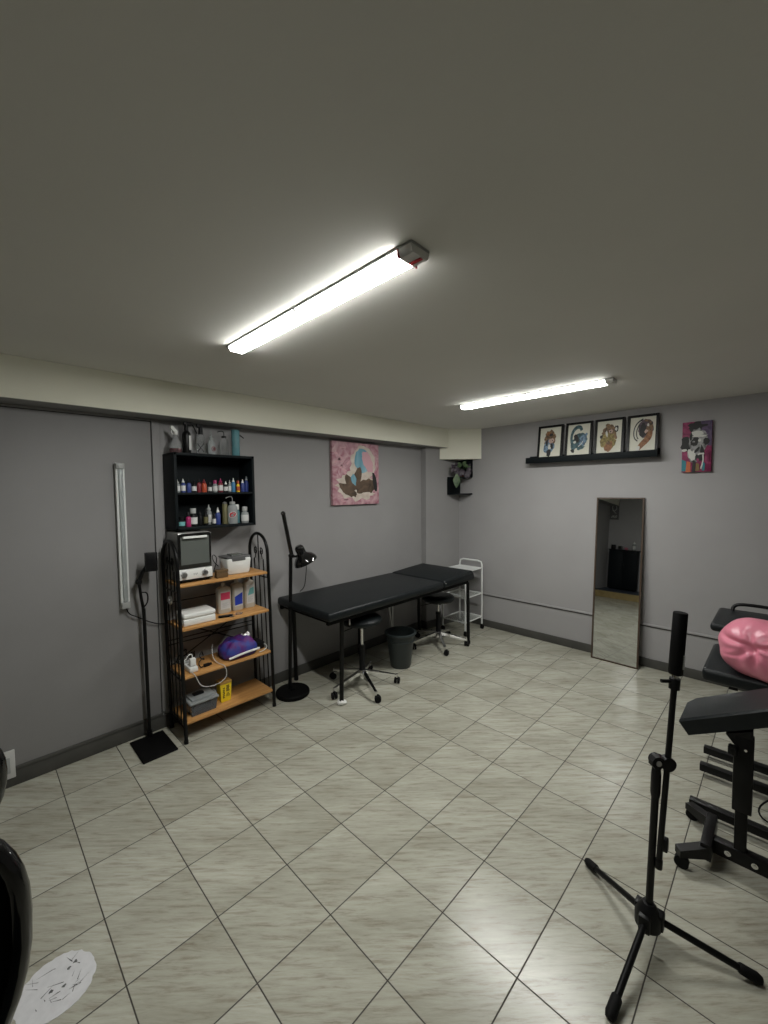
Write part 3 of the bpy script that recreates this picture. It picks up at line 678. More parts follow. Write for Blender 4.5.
# ------------------------------------------------------------------ floor lamp
fx, fy = 1.735, 2.777
t = thing('floor_lamp', 'black reading lamp on a round base between rack and table', 'floor lamp', (fx, fy, 0))
MB().lathe([(0,0),(.128,0),(.131,.005),(.131,.026),(.125,.033),(.02,.036),(.018,.05),(0,.05)], (fx+.004, fy-.035, 0), n=40).build('base', 'blackmatte', t)
MB().cyl((fx+.002, fy, .03), (fx+.035, fy, 1.085), .014).cyl((fx+.020, fy, .66), (fx+.022, fy, .70), .016).build('pole', 'black', t)
MB().cyl((fx+.045, fy, 1.09), (fx-.022, fy, 1.425), .0155).sphere((fx-.024, fy, 1.43), .0185, 14, 10).build('upper_arm', 'blackgloss', t)
MB().sphere((fx+.040, fy, 1.092), .022, 16, 10).cyl((fx+.04, fy-.025, 1.092), (fx+.04, fy+.02, 1.092), .014).tube([(fx+.04, fy-.015, 1.09), (fx+.075, fy-.02, 1.085), (fx+.10, fy-.02, 1.10)], .010, 10).build('joint', 'black', t)
ax = Vector((.42, -.10, -.90)).normalized(); apex = Vector((fx+.090, fy-.02, 1.170))
s = MB().lathe([(0,0),(.022,.002),(.034,.014),(.037,.030),(.037,.070),(.043,.082),(.072,.100),(.092,.128),(.098,.150),(.095,.150),(.088,.128),(.068,.104),(.03,.088),(0,.088)], apex, ax, 32).build('lamp_shade', 'blackgloss', t)
MB().lathe([(0,.088),(.018,.092),(.030,.115),(.024,.135),(0,.145)], apex, ax, 20).build('bulb', 'bulbwhite', s)
MB().tube(smooth([apex + ax*.03 + Vector((.03,0,0)), (fx+.165, fy-.03, 1.02), (fx+.166, fy-.01, .90), (fx+.158, fy, .82), (fx+.15, fy+.05, .78)], 2), .003, 8).build('cord', 'black', t)

# ------------------------------------------------------------------ massage table
t = thing('massage_table', 'long black vinyl massage table along the left wall', 'massage table', (2.65, 2.6, 0))
m = MB().box(1.742, 3.100, 2.262, 2.955, .672, .738, .022, seg=3)
m.build('main_pad', 'leather', t)
rt = Ry(-3.2)
MB().box(3.106, 3.625, 2.262, 2.955, .676, .742, .022, seg=3, rot=rt, piv=(3.106, 2.6, .70)).build('head_pad', 'leather', t)
m = MB()
for y in (2.31, 2.925): m.box(1.76, 3.56, y-.014, y+.014, .640, .673, .003)
for x in (1.80, 2.40, 3.07, 3.54): m.box(x-.014, x+.014, 2.31, 2.925, .642, .673, .003)
m.build('under_frame', 'blackmatte', t)
for (x, y, x2) in ((1.904, 2.338, 1.918), (3.595, 2.318, 3.58), (1.895, 2.930, 1.885), (3.53, 2.930, 3.52)):
    lg = MB().cyl((x, y, .012), (x2, y, .645), .0165, .0165, 16).build('leg', 'black', t)
    MB().lathe([(0,0),(.019,0),(.019,.03),(.0165,.034),(0,.034)], (x, y, 0), n=16).build('foot_cap', 'rubber', lg)
    if (x, y) == (1.904, 2.338):
        def tfn(p): return p * (1 + .18*math.sin(p.x*9+p.y*5)*math.cos(p.y*7+p.z*4))
        MB().sphere((x, y, .016), (.034, .034, .020), 20, 12, lambda p: Vector((tfn(p).x, tfn(p).y, max(-.78, tfn(p).z)))).build('tape_wrap', 'tape', lg)['label'] = 'crumpled white tape round the foot'
        MB().box(1.952, 1.960, 2.29, 2.298, .60, .645, .002).build('latch', 'steel', t)
MB().cyl((2.965, 2.90, .645), (3.075, 2.90, .012), .011).cyl((3.09, 2.93, .645), (3.09, 2.93, .012), .014).build('centre_support', ['steel'], t)
m = MB().cyl((2.62, 2.93, .645), (2.62, 2.93, .012), .012)
m.build('centre_leg', 'black', t)

# ------------------------------------------------------------------ stools
def stool(loc, rot, label, dz=0.0):
    t = thing('rolling_stool', label, 'stool', (0,0,0), 'rolling stools under the massage table')
    MB().lathe([(r_, z_+dz) for r_, z_ in ((0,.525),(.13,.525),(.155,.532),(.166,.548),(.164,.566),(.150,.580),(.10,.588),(0,.590))], n=40).build('seat', 'leather', t)
    MB().box(-.09, .09, -.06, .06, .508+dz, .526+dz, .004).build('seat_plate', 'blackmatte', t)
    MB().tube([(-.02, .03, .505+dz), (-.09, .09, .495+dz), (-.15, .13, .49+dz)], .004, 8).build('lever', 'plastic', t)
    MB().cyl((0,0,.30), (0,0,.51+dz), .0125).build('gas_piston', 'chrome', t)
    MB().lathe([(0,.095),(.030,.095),(.030,.13),(.024,.15),(.024,.315),(.028,.32),(.028,.345),(0,.345)], n=24).build('column_sleeve', 'plastic', t)
    hub = MB().lathe([(0,.075),(.030,.075),(.036,.085),(.036,.125),(.028,.142),(0,.142)], n=24)
    hub.build('hub', 'chrome', t)
    for k in range(5):
        a = 2*PI*k/5; d = Vector((math.cos(a), math.sin(a), 0)); q = Vector((-d.y, d.x, 0))
        pts = []
        for rr, w, zt_, zb in ((.02,.017,.140,.105), (.15,.013,.112,.084), (.288,.010,.080,.060)):
            for s_ in (-1, 1): pts += [d*rr + q*w*s_ + Vector((0,0,zt_)), d*rr + q*w*.6*s_ + Vector((0,0,zb))]
        MB().hull(pts).cyl(d*.285 + Vector((0,0,.055)), d*.285 + Vector((0,0,.085)), .008, n=12).build('foot_spoke', 'chrome', t)
        c = d*.285 + Vector((.012*math.cos(a+1.2), .012*math.sin(a+1.2), .026)); wa = Vector((math.cos(a+1.2+PI/2), math.sin(a+1.2+PI/2), 0))
        m = MB()
        for s_ in (-1, 1): m.cyl(c + wa*s_*.006, c + wa*s_*.021, .026, .024, 20)
        m.box(c.x-.010, c.x+.010, c.y-.010, c.y+.010, .035, .060, .004)
        m.build('caster', 'rubber', t)
    t.location = loc; t.rotation_euler = (0,0,rot)
    return t
S1 = stool((2.205, 2.435, 0), math.radians(33), 'black seated rolling stool left of the bin, under the table')
S2 = stool((3.360, 2.530, 0), math.radians(14), 'black seated rolling stool right of the bin, under the table', -.065)

# ------------------------------------------------------------------ waste bin
bx, by = 2.715, 2.475
t = thing('waste_bin', 'dark grey-green waste bin on the floor between the stools', 'waste bin', (bx, by, 0))
MB().lathe([(0,.004),(.084,.004),(.088,0),(.092,.006),(.120,.220),(.124,.230),(.130,.305),(.127,.305),(.120,.230),(.088,.012),(0,.012)], (bx, by, 0), n=40).build('bucket', 'bin', t)
MB().lathe([(.127,.298),(.142,.298),(.147,.304),(.145,.316),(.131,.320),(.126,.314),(.127,.298)], (bx, by, 0), n=40).build('rim', 'bin', t)
MB().lathe([(.122,.236),(.129,.236),(.132,.242),(.130,.250),(.124,.250),(.122,.236)], (bx, by, 0), n=40).build('band', 'bin', t)

# ------------------------------------------------------------------ white trolley
t = thing('rolling_trolley', 'white three tier metal trolley in the far corner', 'trolley', (3.91, 2.61, 0))
X0, X1, Y0, Y1 = 3.745, 4.085, 2.455, 2.755
m = MB()
for x in (X1, X0):
    zt_ = .785 if x == X1 else .72
    pts = [(x, Y0, .06), (x, Y0, zt_-.05), (x, Y0+.012, zt_-.012), (x, Y0+.05, zt_), (x, Y1-.05, zt_), (x, Y1-.012, zt_-.012), (x, Y1, zt_-.05), (x, Y1, .06)]
    MB().tube(pts, .0095, 10).build('post_frame', 'whitemetal', t)
for z in (.145, .415, .705):
    s = MB()
    for y in (Y0, Y1): s.cyl((X0, y, z), (X1, y, z), .0075, n=10)
    for x in (X0, X1): s.cyl((x, Y0, z), (x, Y1, z), .0075, n=10)
    if z > .6: s.box(X0+.004, X1-.004, Y0+.004, Y1-.004, z-.004, z+.003)
    else:
        for k in range(1, 16): s.cyl((X0 + (X1-X0)*k/16, Y0, z-.003), (X0 + (X1-X0)*k/16, Y1, z-.003), .0018, n=6)
    s.build('tier', 'whitemetal', t)
for x in (X0, X1):
    for y in (Y0, Y1):
        MB().cyl((x, y, .045), (x, y, .065), .006, n=10).cyl((x+.006, y-.012, .024), (x+.006, y+.012, .024), .024, n=18).box(x-.012, x+.012, y-.016, y+.016, .030, .050, .004).build('caster', 'rubber', t)

# loose cords on the floor under the table
m = MB().tube(smooth([(3.68, 2.86, .0045), (3.52, 2.80, .0045), (3.46, 2.72, .0045), (3.55, 2.62, .0045), (3.68, 2.66, .0045), (3.66, 2.76, .0045), (3.56, 2.83, .0045), (3.49, 2.86, .0045)], 3), .004, 8)
tag(m.build('extension_lead', 'black'), 'loose black cord lying on the floor under the table', 'cord')
t = thing('extension_socket', 'dark extension socket on the floor by the wall under the table', 'power strip', (3.31, 2.956, 0))
MB().box(3.15, 3.47, 2.932, 2.980, 0, .04, .006).build('body', 'blackmatte', t)
m = MB()
for k in range(5): m.cyl((3.19+k*.058, 2.956, .0395), (3.19+k*.058, 2.956, .0415), .018)
m.build('outlet', 'plastic', t)

# ------------------------------------------------------------------ pictures
def canvas_frame(fn, w, h, dpt, edge, t, face):
    pass
# pink canvas on the left wall (abstract stand-in)
t = thing('pink_picture', 'pink painted canvas with blue and brown shapes on left wall', 'painting', (2.647, 2.975, 1.47))
PX0, PX1, PZ0, PZ1 = 2.350, 2.945, 1.468, 2.060
MB().box(PX0, PX1, 2.963, YA, PZ0, PZ1, .003).build('stretched_canvas', ['c_pink'], t)
pf = lambda u, v, h: Vector((PX0 + u*(PX1-PX0), 2.963 - h, PZ0 + v*(PZ1-PZ0)))
m = MB()
m.prism(wob(.64, .66, .27, .30, 30, .10, 11), pf, -.001, .0012, 0)
m.prism(wob(.50, .31, .42, .24, 34, .14, 12), pf, -.001, .0011, 0)
m.prism(wob(.62, .72, .17, .20, 26, .06, 13), pf, -.001, .0020, 1)
m.prism(wob(.74, .70, .10, .19, 22, .12, 14, .5), pf, -.001, .0024, 3)
m.prism(wob(.70, .28, .22, .13, 22, .10, 15, .25), pf, -.001, .0020, 2)
m.prism(wob(.50, .42, .085, .20, 20, .10, 16, -.35), pf, -.001, .0026, 2)
m.prism(wob(.30, .24, .20, .075, 20, .14, 17, -.5), pf, -.001, .0022, 2)
m.prism(wob(.33, .36, .07, .14, 18, .18, 18, .45), pf, -.001, .0028, 2)
m.prism(wob(.90, .36, .045, .17, 16, .12, 19, .2), pf, -.001, .0026, 4)
m.prism(wob(.43, .40, .05, .09, 14, .2, 20, .3), pf, -.001, .0031, 1)
m.prism(wob(.70, .16, .20, .035, 26, .3, 21), pf, -.001, .0030, 0)
for k in range(14):
    rnd = random.Random(40+k); m.prism(wob(.06+.30*rnd.random(), .50+.45*rnd.random(), .035+.03*rnd.random(), .018, 12, .35, 60+k, rnd.uniform(-1, 1)), pf, -.001, .0010, 5)
for k in range(8):
    rnd = random.Random(80+k); m.prism(wob(.1+.8*rnd.random(), .05+.06*rnd.random(), .06, .012, 12, .3, 90+k), pf, -.001, .0009, 5)
m.build('paint_strokes', ['c_cream', 'c_blue', 'c_brown', 'c_rose', 'a_dark', 'c_rose'], t)

# picture ledge and four framed prints
t = thing('picture_ledge', 'long dark grey picture ledge on the far wall', 'shelf', (4.15, 1.355, 1.86))
MB().box(4.095, XB, .785, 1.945, 1.868, 1.886, .002).build('shelf_plank', 'cabinet', t)
MB().box(4.088, 4.101, .785, 1.945, 1.862, 1.922, .002).build('front_lip', 'cabinet', t)
MB().box(4.186, XB, .785, 1.945, 1.868, 1.94, .002).build('back_strip', 'cabinet', t)
def frame_print(y_left, y_right, label, layers, arts):
    t = thing('framed_print', label, 'picture', (4.12, (y_left+y_right)/2, 1.886), 'framed prints on the ledge')
    tilt = math.radians(8.0); H = .350; W = y_left-y_right; B = Vector((4.128, 0, 1.8892))
    up = Vector((math.sin(tilt), 0, math.cos(tilt))); nn = Vector((-math.cos(tilt), 0, math.sin(tilt)))
    P = lambda u, v, h: B + Vector((0, y_left - u*W, 0)) + up*(v*H) + nn*h
    fw, fh = .020/W, .020/H
    m = MB()
    for a, b, c, d in ((0, 1, 0, fh), (0, 1, 1-fh, 1), (0, fw, fh, 1-fh), (1-fw, 1, fh, 1-fh)):
        m.prism([(a, c), (b, c), (b, d), (a, d)], P, -.004, .016)
    m.build('frame', 'black', t)
    pp = MB().prism([(fw*.5, fh*.5), (1-fw*.5, fh*.5), (1-fw*.5, 1-fh*.5), (fw*.5, 1-fh*.5)], P, -.003, .006).build('paper', 'paper', t)
    m = MB()
    Q = lambda u, v, h: P(fw + u*(1-2*fw), fh + v*(1-2*fh), h)
    for i, (poly, mi) in enumerate(layers): m.prism(poly, Q, .0055, .0066 + i*.00025, mi)
    m.build('artwork', arts, pp)
def band(pts, w0, w1):
    P = smooth([(*p, 0) for p in pts], 2); L_, R2 = [], []
    for i, p in enumerate(P):
        t_ = (P[min(i+1, len(P)-1)] - P[max(i-1, 0)]).normalized(); n_ = Vector((-t_.y, t_.x, 0)); w = w0 + (w1-w0)*i/(len(P)-1)
        L_.append((p + n_*w)[:2]); R2.append((p - n_*w)[:2])
    return L_ + R2[::-1]
A = ['a_dark', 'a_brown', 'a_blue', 'a_pinkish', 'a_white', 'a_teal', 'a_gold', 'a_purple', 'a_rust']
frame_print(1.838, 1.588, 'framed print of a brown and blue beast head, leftmost on the ledge', [
    (wob(.48, .62, .27, .30, 30, .12, 1), 1), (wob(.44, .38, .24, .24, 26, .16, 2), 2), (wob(.45, .18, .11, .13, 16, .2, 3), 0),
    (wob(.56, .56, .13, .09, 16, .2, 4, .3), 3), (wob(.40, .80, .10, .06, 12, .3, 5), 8), (wob(.52, .76, .08, .05, 12, .3, 6), 0),
    (wob(.47, .36, .08, .10, 14, .3, 7), 4), (wob(.34, .52, .05, .12, 12, .3, 8), 0), (wob(.60, .57, .025, .02, 8, .2, 9), 0),
    (wob(.58, .38, .06, .10, 12, .35, 10), 0), (wob(.66, .70, .09, .025, 10, .3, 31, .4), 1)], A)
frame_print(1.562, 1.318, 'framed print of a dark teal panther, second from left on the ledge', [
    (wob(.55, .48, .33, .24, 30, .10, 11, .25), 5), (band([(.20, .42), (.16, .62), (.24, .82), (.42, .93), (.58, .90), (.62, .80)], .055, .06), 5),
    (wob(.28, .34, .12, .16, 16, .15, 12), 5), (wob(.70, .50, .16, .18, 18, .15, 13), 2), (wob(.25, .17, .09, .05, 12, .2, 14, -.4), 0),
    (wob(.62, .26, .16, .06, 14, .2, 15, .2), 5), (wob(.40, .55, .10, .16, 14, .3, 16, .5), 0), (wob(.33, .44, .06, .045, 10, .2, 17), 4),
    (wob(.55, .38, .04, .10, 10, .3, 18, -.5), 2), (wob(.84, .66, .05, .05, 10, .2, 19), 2), (band([(.50, .30), (.62, .36), (.70, .46)], .012, .012), 4)], A)
frame_print(1.296, 1.050, 'framed print of a golden bear head, third from left on the ledge', [
    (wob(.50, .64, .30, .24, 28, .12, 21), 1), (wob(.46, .40, .30, .26, 26, .14, 22), 6), (wob(.46, .20, .16, .13, 18, .18, 23), 8),
    (wob(.42, .87, .09, .05, 12, .2, 24), 1), (wob(.78, .74, .08, .10, 12, .2, 25), 0), (wob(.77, .74, .045, .06, 10, .2, 26), 4),
    (wob(.56, .68, .08, .06, 12, .2, 27), 3), (wob(.40, .62, .05, .10, 12, .3, 28, .3), 4), (wob(.55, .67, .03, .02, 8, .2, 29), 0),
    (wob(.18, .54, .07, .05, 10, .3, 30, .6), 0), (wob(.76, .50, .09, .05, 10, .3, 32, -.5), 1), (wob(.48, .34, .08, .05, 10, .3, 33), 1), (wob(.60, .30, .05, .08, 10, .3, 34), 8)], A)
frame_print(1.026, .790, 'framed print of a curled brush-tailed creature, rightmost on the ledge', [
    (wob(.62, .66, .30, .27, 30, .08, 41), 7), (band([(.74, .66), (.78, .46), (.64, .32), (.46, .20), (.36, .10)], .13, .065), 8), (wob(.35, .11, .085, .065, 14, .1, 42, .8), 4),
    (band([(.50, .94), (.26, .84), (.14, .62), (.18, .40), (.32, .32)], .022, .018), 0), (band([(.36, .80), (.26, .62), (.28, .44), (.36, .36)], .018, .018), 0), (band([(.22, .72), (.18, .56), (.24, .42)], .012, .012), 4),
    (wob(.52, .62, .14, .20, 18, .2, 43), 0), (wob(.74, .70, .12, .14, 16, .2, 44), 1), (wob(.70, .76, .045, .05, 10, .2, 45), 4), (wob(.64, .58, .07, .05, 10, .3, 46), 3), (band([(.56, .90), (.80, .86), (.90, .66)], .03, .02), 1), (wob(.38, .36, .06, .02, 10, .2, 47), 4)], A)

# skull canvas
t = thing('skull_picture', 'magenta and grey skull canvas on the far wall', 'painting', (4.185, .53, 1.722))
SY0, SY1, SZ0, SZ1 = .627, .434, 1.724, 2.132
MB().box(4.172, XB, SY1, SY0, SZ0, SZ1, .002).build('stretched_canvas', 'a_mag', t)
sf = lambda u, v, h: Vector((4.172 - h, SY0 + u*(SY1-SY0), SZ0 + v*(SZ1-SZ0)))
m = MB()
Lr = [([(.62,.55),(1,.5),(1,1),(.6,1)], 1), (wob(.15,.56,.20,.16,18,.2,1), 0), (wob(.48,.90,.30,.09,22,.3,2), 0), ([(0,.02),(.16,.02),(.15,.22),(0,.26)], 2), ([(.14,.0),(.32,.0),(.30,.20),(.18,.22)], 3),
  (wob(.55,.62,.32,.24,30,.08,3), 4), (wob(.42,.34,.24,.14,22,.14,4), 4), (wob(.44,.60,.14,.085,18,.15,5,.2), 0), (wob(.82,.60,.10,.07,16,.15,6), 0), ([(.66,.54),(.74,.46),(.78,.36),(.68,.34),(.62,.40)], 0),
  (wob(.50,.77,.22,.05,18,.15,7), 5), (wob(.60,.71,.25,.022,16,.2,8), 5), (wob(.36,.33,.12,.10,16,.2,9), 5), (wob(.26,.40,.06,.06,12,.2,10), 5), (wob(.08,.44,.10,.025,12,.2,11), 5),
  (wob(.52,.44,.10,.035,14,.25,12,.5), 0), (wob(.30,.70,.05,.08,12,.3,13), 0), (wob(.62,.28,.16,.075,16,.2,14), 0), (wob(.55,.24,.045,.03,10,.2,15), 6), (band([(.72,.34),(.74,.22),(.66,.06)], .025, .02), 5), (band([(.55,.34),(.62,.36),(.76,.36)], .015, .015), 5),
  ([(.48,.02),(.62,.02),(.60,.16),(.50,.18)], 7), ([(.36,.0),(.47,.0),(.48,.20),(.38,.24)], 0), ([(.70,.02),(.78,.02),(.80,.16),(.74,.2)], 2), (wob(.86,.26,.07,.10,14,.2,16), 6), (wob(.60,.62,.05,.03,10,.2,17), 5), (wob(.40,.60,.05,.02,10,.2,18), 4)]
for i, (p, mi) in enumerate(Lr): m.prism(p, sf, -.001, .0006+.0002*i, mi)
m.build('painted_skull', ['a_dark', 'a_violet', 'a_tealb', 'a_orange', 'a_grey', 'a_white', 'a_mag', 'a_ochre'], t)

# ------------------------------------------------------------------ corner shelf and plant
t = thing('corner_shelf', 'black zigzag corner shelf below the cream corner boxing', 'shelf', (4.1, 2.75, 1.54))
def quarter(r1, r2, z, th):
    return MB().prism([(XB, YP), (XB-r1, YP+.03), (XB-r1*.96, YP-.01)] + [(XB-r1*.96*math.cos(a), YP-.01-(r2-.01)*math.sin(a)) for a in [PI/2*k/8 for k in range(1, 8)]] + [(XB-.0, YP-r2)], lambda u, v, h: Vector((u, v, h)), z-th, z)
quarter(.205, .185, 1.556, .014).build('lower_board', 'cabinet', t)
quarter(.205, .185, 1.752, .014).build('middle_board', 'cabinet', t)
MB().prism([(XB-.205, YP+.008), (XB-.205, YP+.034), (XB, YP), (XB, YP-.016)], lambda u, v, h: Vector((u, v, h)), 1.556, 1.738).build('left_panel', 'cabinet', t)
MB().box(XB-.014, XB, YP-.19, YP, 1.752, 1.955).build('right_panel', 'cabinet', t)
t = thing('potted_plant', 'trailing plant with green and purple leaves on the corner shelf', 'plant', (4.095, 2.745, 1.752))
MB().lathe([(0,0),(.030,0),(.040,.055),(.044,.055),(.045,.070),(.038,.070),(.036,.055),(0,.052)], (4.105, 2.745, 1.7525), n=24).build('pot', 'terracotta', t)
def leaf(mb, base, tip, w, mi):
    b, tp = Vector(base), Vector(tip); d = tp-b; side = d.cross(Vector((.72, .70, 0))).normalized(); nrm = d.cross(side).normalized()
    mid = [b, b+d*.25, b+d*.5, b+d*.8, tp]; ww = [0.1*w, .8*w, w, .55*w, 0.02*w]
    for th in (0,):
        vs = []
        for q, x in zip(mid, ww):
            vs.append([mb.bm.verts.new(q - side*x), mb.bm.verts.new(q + nrm*.006*(1 if x > .5*w else 0)), mb.bm.verts.new(q + side*x)])
        for a, c in zip(vs, vs[1:]):
            for k in (0, 1): f = mb.bm.faces.new((a[k], a[k+1], c[k+1], c[k])); f.material_index = mi
m = MB(); m2 = MB(); rnd = random.Random(4)
c0 = Vector((4.085, 2.73, 1.845))
vr = Vector((.70, -.71, 0)); vt = Vector((-.71, -.70, 0))
specs = [((-.08, .0), (-.13, .05), .020, 1), ((-.09, .03), (-.125, -.05), .020, 1), ((.02, .02), (.03, .075), .016, 0), ((-.02, -.02), (-.05, -.10), .020, 1), ((.04, -.04), (.05, -.12), .020, 1), ((-.055, .02), (-.01, .055), .020, 0), ((.00, .04), (.04, .085), .017, 0), ((-.03, .00), (-.11, -.03), .020, 1), ((-.04, -.01), (-.075, -.09), .022, 1), ((.05, .02), (.10, .02), .016, 0), ((.05, .00), (.105, -.02), .022, 1),
         ((.06, -.01), (.075, -.11), .024, 1), ((.065, .02), (.095, -.07), .022, 1), ((.00, .00), (-.02, -.09), .022, 1), ((.02, -.01), (.01, -.08), .020, 1), ((-.075, -.06), (-.083, -.225), .034, 0), ((-.06, .03), (-.09, .06), .018, 1), ((.03, .01), (.055, .05), .018, 0), ((-.02, .03), (-.05, .075), .018, 0), ((.07, .0), (.095, .06), .016, 1)]
for (u0, v0), (u1, v1), w, mi in specs:
    dd = .03 + .03*rnd.random() + (.05 if v1 < -.15 else 0)
    leaf(m if mi == 0 else m2, c0 + vr*u0 + vt*dd + Vector((0,0,v0)), c0 + vr*u1 + vt*(dd+.02) + Vector((0,0,v1)), w*1.25, 0)
m.build('green_leaf_cluster', 'leafg', t); m2.build('purple_leaf_cluster', 'leafp', t)
m = MB()
for (u0, v0), (u1, v1), w, mi in specs[5:17:2]:
    m.tube(smooth([(4.105, 2.745, 1.81), c0 + vr*u0*.5 + vt*.01 + Vector((0,0,v0*.5+.015)), c0 + vr*u0 + vt*.03 + Vector((0,0,v0))], 2), .0022, 6)
m.build('stems', 'leafg', t)

# ------------------------------------------------------------------ leaning mirror
t = thing('leaning_mirror', 'tall mirror in a thin dark wood frame leaning on wall', 'mirror', (4.10, 1.08, 0))
mf, mt, mh = 4.082, 4.186, 1.512
th = math.atan2(mt-mf, mh); up = Vector((math.sin(th), 0, math.cos(th))); nn = Vector((-math.cos(th), 0, math.sin(th)))
LH = mh/math.cos(th); MY0, MY1 = 1.277, .888
P = lambda u, v, h: Vector((mf, MY0, 0)) + Vector((0, u*(MY1-MY0), 0)) + up*(v*LH) + nn*h
W = MY0-MY1; a, b = .012/W, .012/LH
m = MB()
m.prism([(0,0),(1,0),(1,b),(0,b)], P, -.014, .010).prism([(0,1-b),(1,1-b),(1,1),(0,1)], P, -.014, .010)
m.prism([(0,b),(a,b),(a,1-b),(0,1-b)], P, -.014, .010).prism([(1-a,b),(1,b),(1,1-b),(1-a,1-b)], P, -.014, .010)
m.build('frame', 'brownframe', t)
MB().prism([(a*.8,b*.8),(1-a*.8,b*.8),(1-a*.8,1-b*.8),(a*.8,1-b*.8)], P, 0, .002).build('mirror_glass', 'mirror', t)
MB().prism([(a*.5,b*.5),(1-a*.5,b*.5),(1-a*.5,1-b*.5),(a*.5,1-b*.5)], P, -.012, -.001).build('backing_board', 'blackmatte', t)

# ------------------------------------------------------------------ things behind the camera seen in the mirror
t = thing('black_sideboard', 'black sideboard on the platform reflected in the leaning mirror', 'sideboard', (-2.29, 2.62, .15))
MB().box(XW+.01, -2.20, 2.33, 2.91, .17, 1.04, .004).build('body', 'cabinet', t)
MB().box(XW, -2.18, 2.31, 2.92, 1.04, 1.065, .003).build('top_board', 'cabinet', t)
MB().box(XW+.03, -2.23, 2.37, 2.88, .15, .17).build('plinth', 'blackmatte', t)
for y in (2.335, 2.622): 
    d = MB().box(-2.20, -2.185, y, y+.283, .19, 1.03, .003).build('door', 'cabinet', t)
    MB().box(-2.185, -2.175, y+(.25 if y < 2.5 else .03), y+(.26 if y < 2.5 else .04), .62, .75, .002).build('handle', 'plastic', d)
for x, y, hh, c, lab in ((-2.28, 2.84, .10, 'plastic', 'small black speaker cube reflected on the sideboard, near the wall corner'), (-2.28, 2.70, .085, 'greylid', 'small grey cube reflected in the middle of the sideboard top')):
    t = thing('desk_clock', lab, 'ornament', (x, y, 1.0655), 'ornaments on the sideboard')
    MB().box(x-.03, x+.03, y-.045, y+.045, 1.0655, 1.0655+hh, .006).build('case', c, t)
    MB().box(x+.029, x+.033, y-.034, y+.034, 1.076, 1.055+hh, .002).build('face', 'blackgloss', t)
t = thing('pink_bowl', 'small pink bowl reflected on the sideboard top', 'bowl', (-2.28, 2.58, 1.0655), 'ornaments on the sideboard')
MB().lathe([(0,0),(.025,0),(.045,.05),(.041,.05),(.022,.006),(0,.006)], (-2.28, 2.58, 1.0655)).build('shell', 'pink', t)
ink_bottle(-2.28, 2.42, 1.0655, .035, .20, 'frost', 'white', 'paperlabel', 'pale bottle reflected at the right of the sideboard top', 'ornaments on the sideboard', True, name='pump_bottle')
t = thing('wall_poster', 'small framed line drawing reflected at the top of the mirror', 'picture', (XW, 2.88, 1.74))
MB().box(XW, XW+.016, 2.80, 2.985, 1.76, 2.18, .003).build('frame', 'greylid', t)
m = MB().tube([(XW+.0165, 2.895+.045*math.cos(q), 2.04+.07*math.sin(q)) for q in [2*PI*k/20 for k in range(20)]], .006, 6, True)
m.tube([(XW+.0165, 2.93, 1.98), (XW+.0165, 2.86, 1.90)], .006, 6)
for k in range(4): m.tube([(XW+.0165, 2.84+.03*k, 1.86-.01*(k%2)), (XW+.0165, 2.86+.03*k, 1.80)], .007, 6)
m.build('line_drawing', 'a_white', t)

# ------------------------------------------------------------------ black tripod with padded arm top
t = thing('armrest_tripod', 'black tripod stand topped by a padded cylinder, right foreground', 'tripod stand', (1.593, .30, 0))
hx, hy = 1.593, .300; vr = Vector((.70, -.71, 0)).normalized()
hub = MB().lathe([(0,.075),(.030,.075),(.040,.085),(.040,.125),(.028,.150),(.018,.165),(0,.165)], (hx, hy, 0), n=24)
hub.build('hub', 'plastic', t)
for fx_, fy_ in ((1.290, .332), (1.716, .022), (1.776, .552)):
    d = Vector((fx_-hx, fy_-hy, 0)); L_ = d.length; d.normalize(); a0 = Vector((hx, hy, .118)) + d*.012; a1 = Vector((fx_, fy_, .016))
    lg = MB().cyl(a0, a1, .0105, n=14).box(hx+d.x*.03-.018, hx+d.x*.03+.018, hy+d.y*.03-.018, hy+d.y*.03+.018, .085, .140, .005).build('leg', 'black', t)
    MB().tube([a1 - (a1-a0).normalized()*.052, a1 - (a1-a0).normalized()*.047, a1, a1 + (a1-a0).normalized()*.012], [.012, .0155, .0165, .012], 14).build('rubber_foot', 'rubber', lg)
pt = Vector((hx, hy, 0)) + vr*.016
MB().cyl((hx, hy, .08), pt + Vector((0,0,.60)), .0115, n=16).build('pole', 'black', t)
q0, q1 = Vector((hx, hy, 0)).lerp(pt, .92), pt
MB().tube([q0+Vector((0,0,.545)), q0+Vector((0,0,.56)), q1+Vector((0,0,.625)), q1+Vector((0,0,.645))], [.013, .0152, .0152, .013], 16).build('clutch_sleeve', 'plastic', t)
bo = lambda z: Vector((hx, hy, z)) + vr*(.0185 + .059*(z-.285)) + Vector((-.012, -.012, 0))
MB().cyl(bo(.305), bo(.945), .0092, n=16).cyl(bo(.305), bo(.335), .0112, n=14).build('boom_arm', 'black', t)
MB().box(*(lambda c: (c.x-.012, c.x+.012, c.y-.012, c.y+.012, c.z-.022, c.z+.022))(bo(.39) + vr*.012), .004).build('cable_clip', 'plastic', t)
vt = Vector((-.71, -.70, 0))
kc = pt + Vector((0,0,.672)); 
MB().cyl(kc + vt*.010, kc - vt*.014, .020, n=24).cyl(bo(.672) + vt*.010, bo(.672) - vt*.014, .024, n=24).sphere(kc + vr*.008, .021, 16, 10).cyl(kc - vr*.010 + vt*.008 + Vector((0,0,.006)), kc - vr*.010 + vt*.026 + Vector((0,0,.006)), .024, .022, 9).box(kc.x-.012, kc.x+.012, kc.y-.012, kc.y+.012, .62, .668, .004).build('clamp', 'plastic', t)
MB().cyl(kc - vr*.010 + vt*.026 + Vector((0,0,.006)), kc - vr*.010 + vt*.029 + Vector((0,0,.006)), .009, n=14).build('clamp_bolt', 'steel', t)
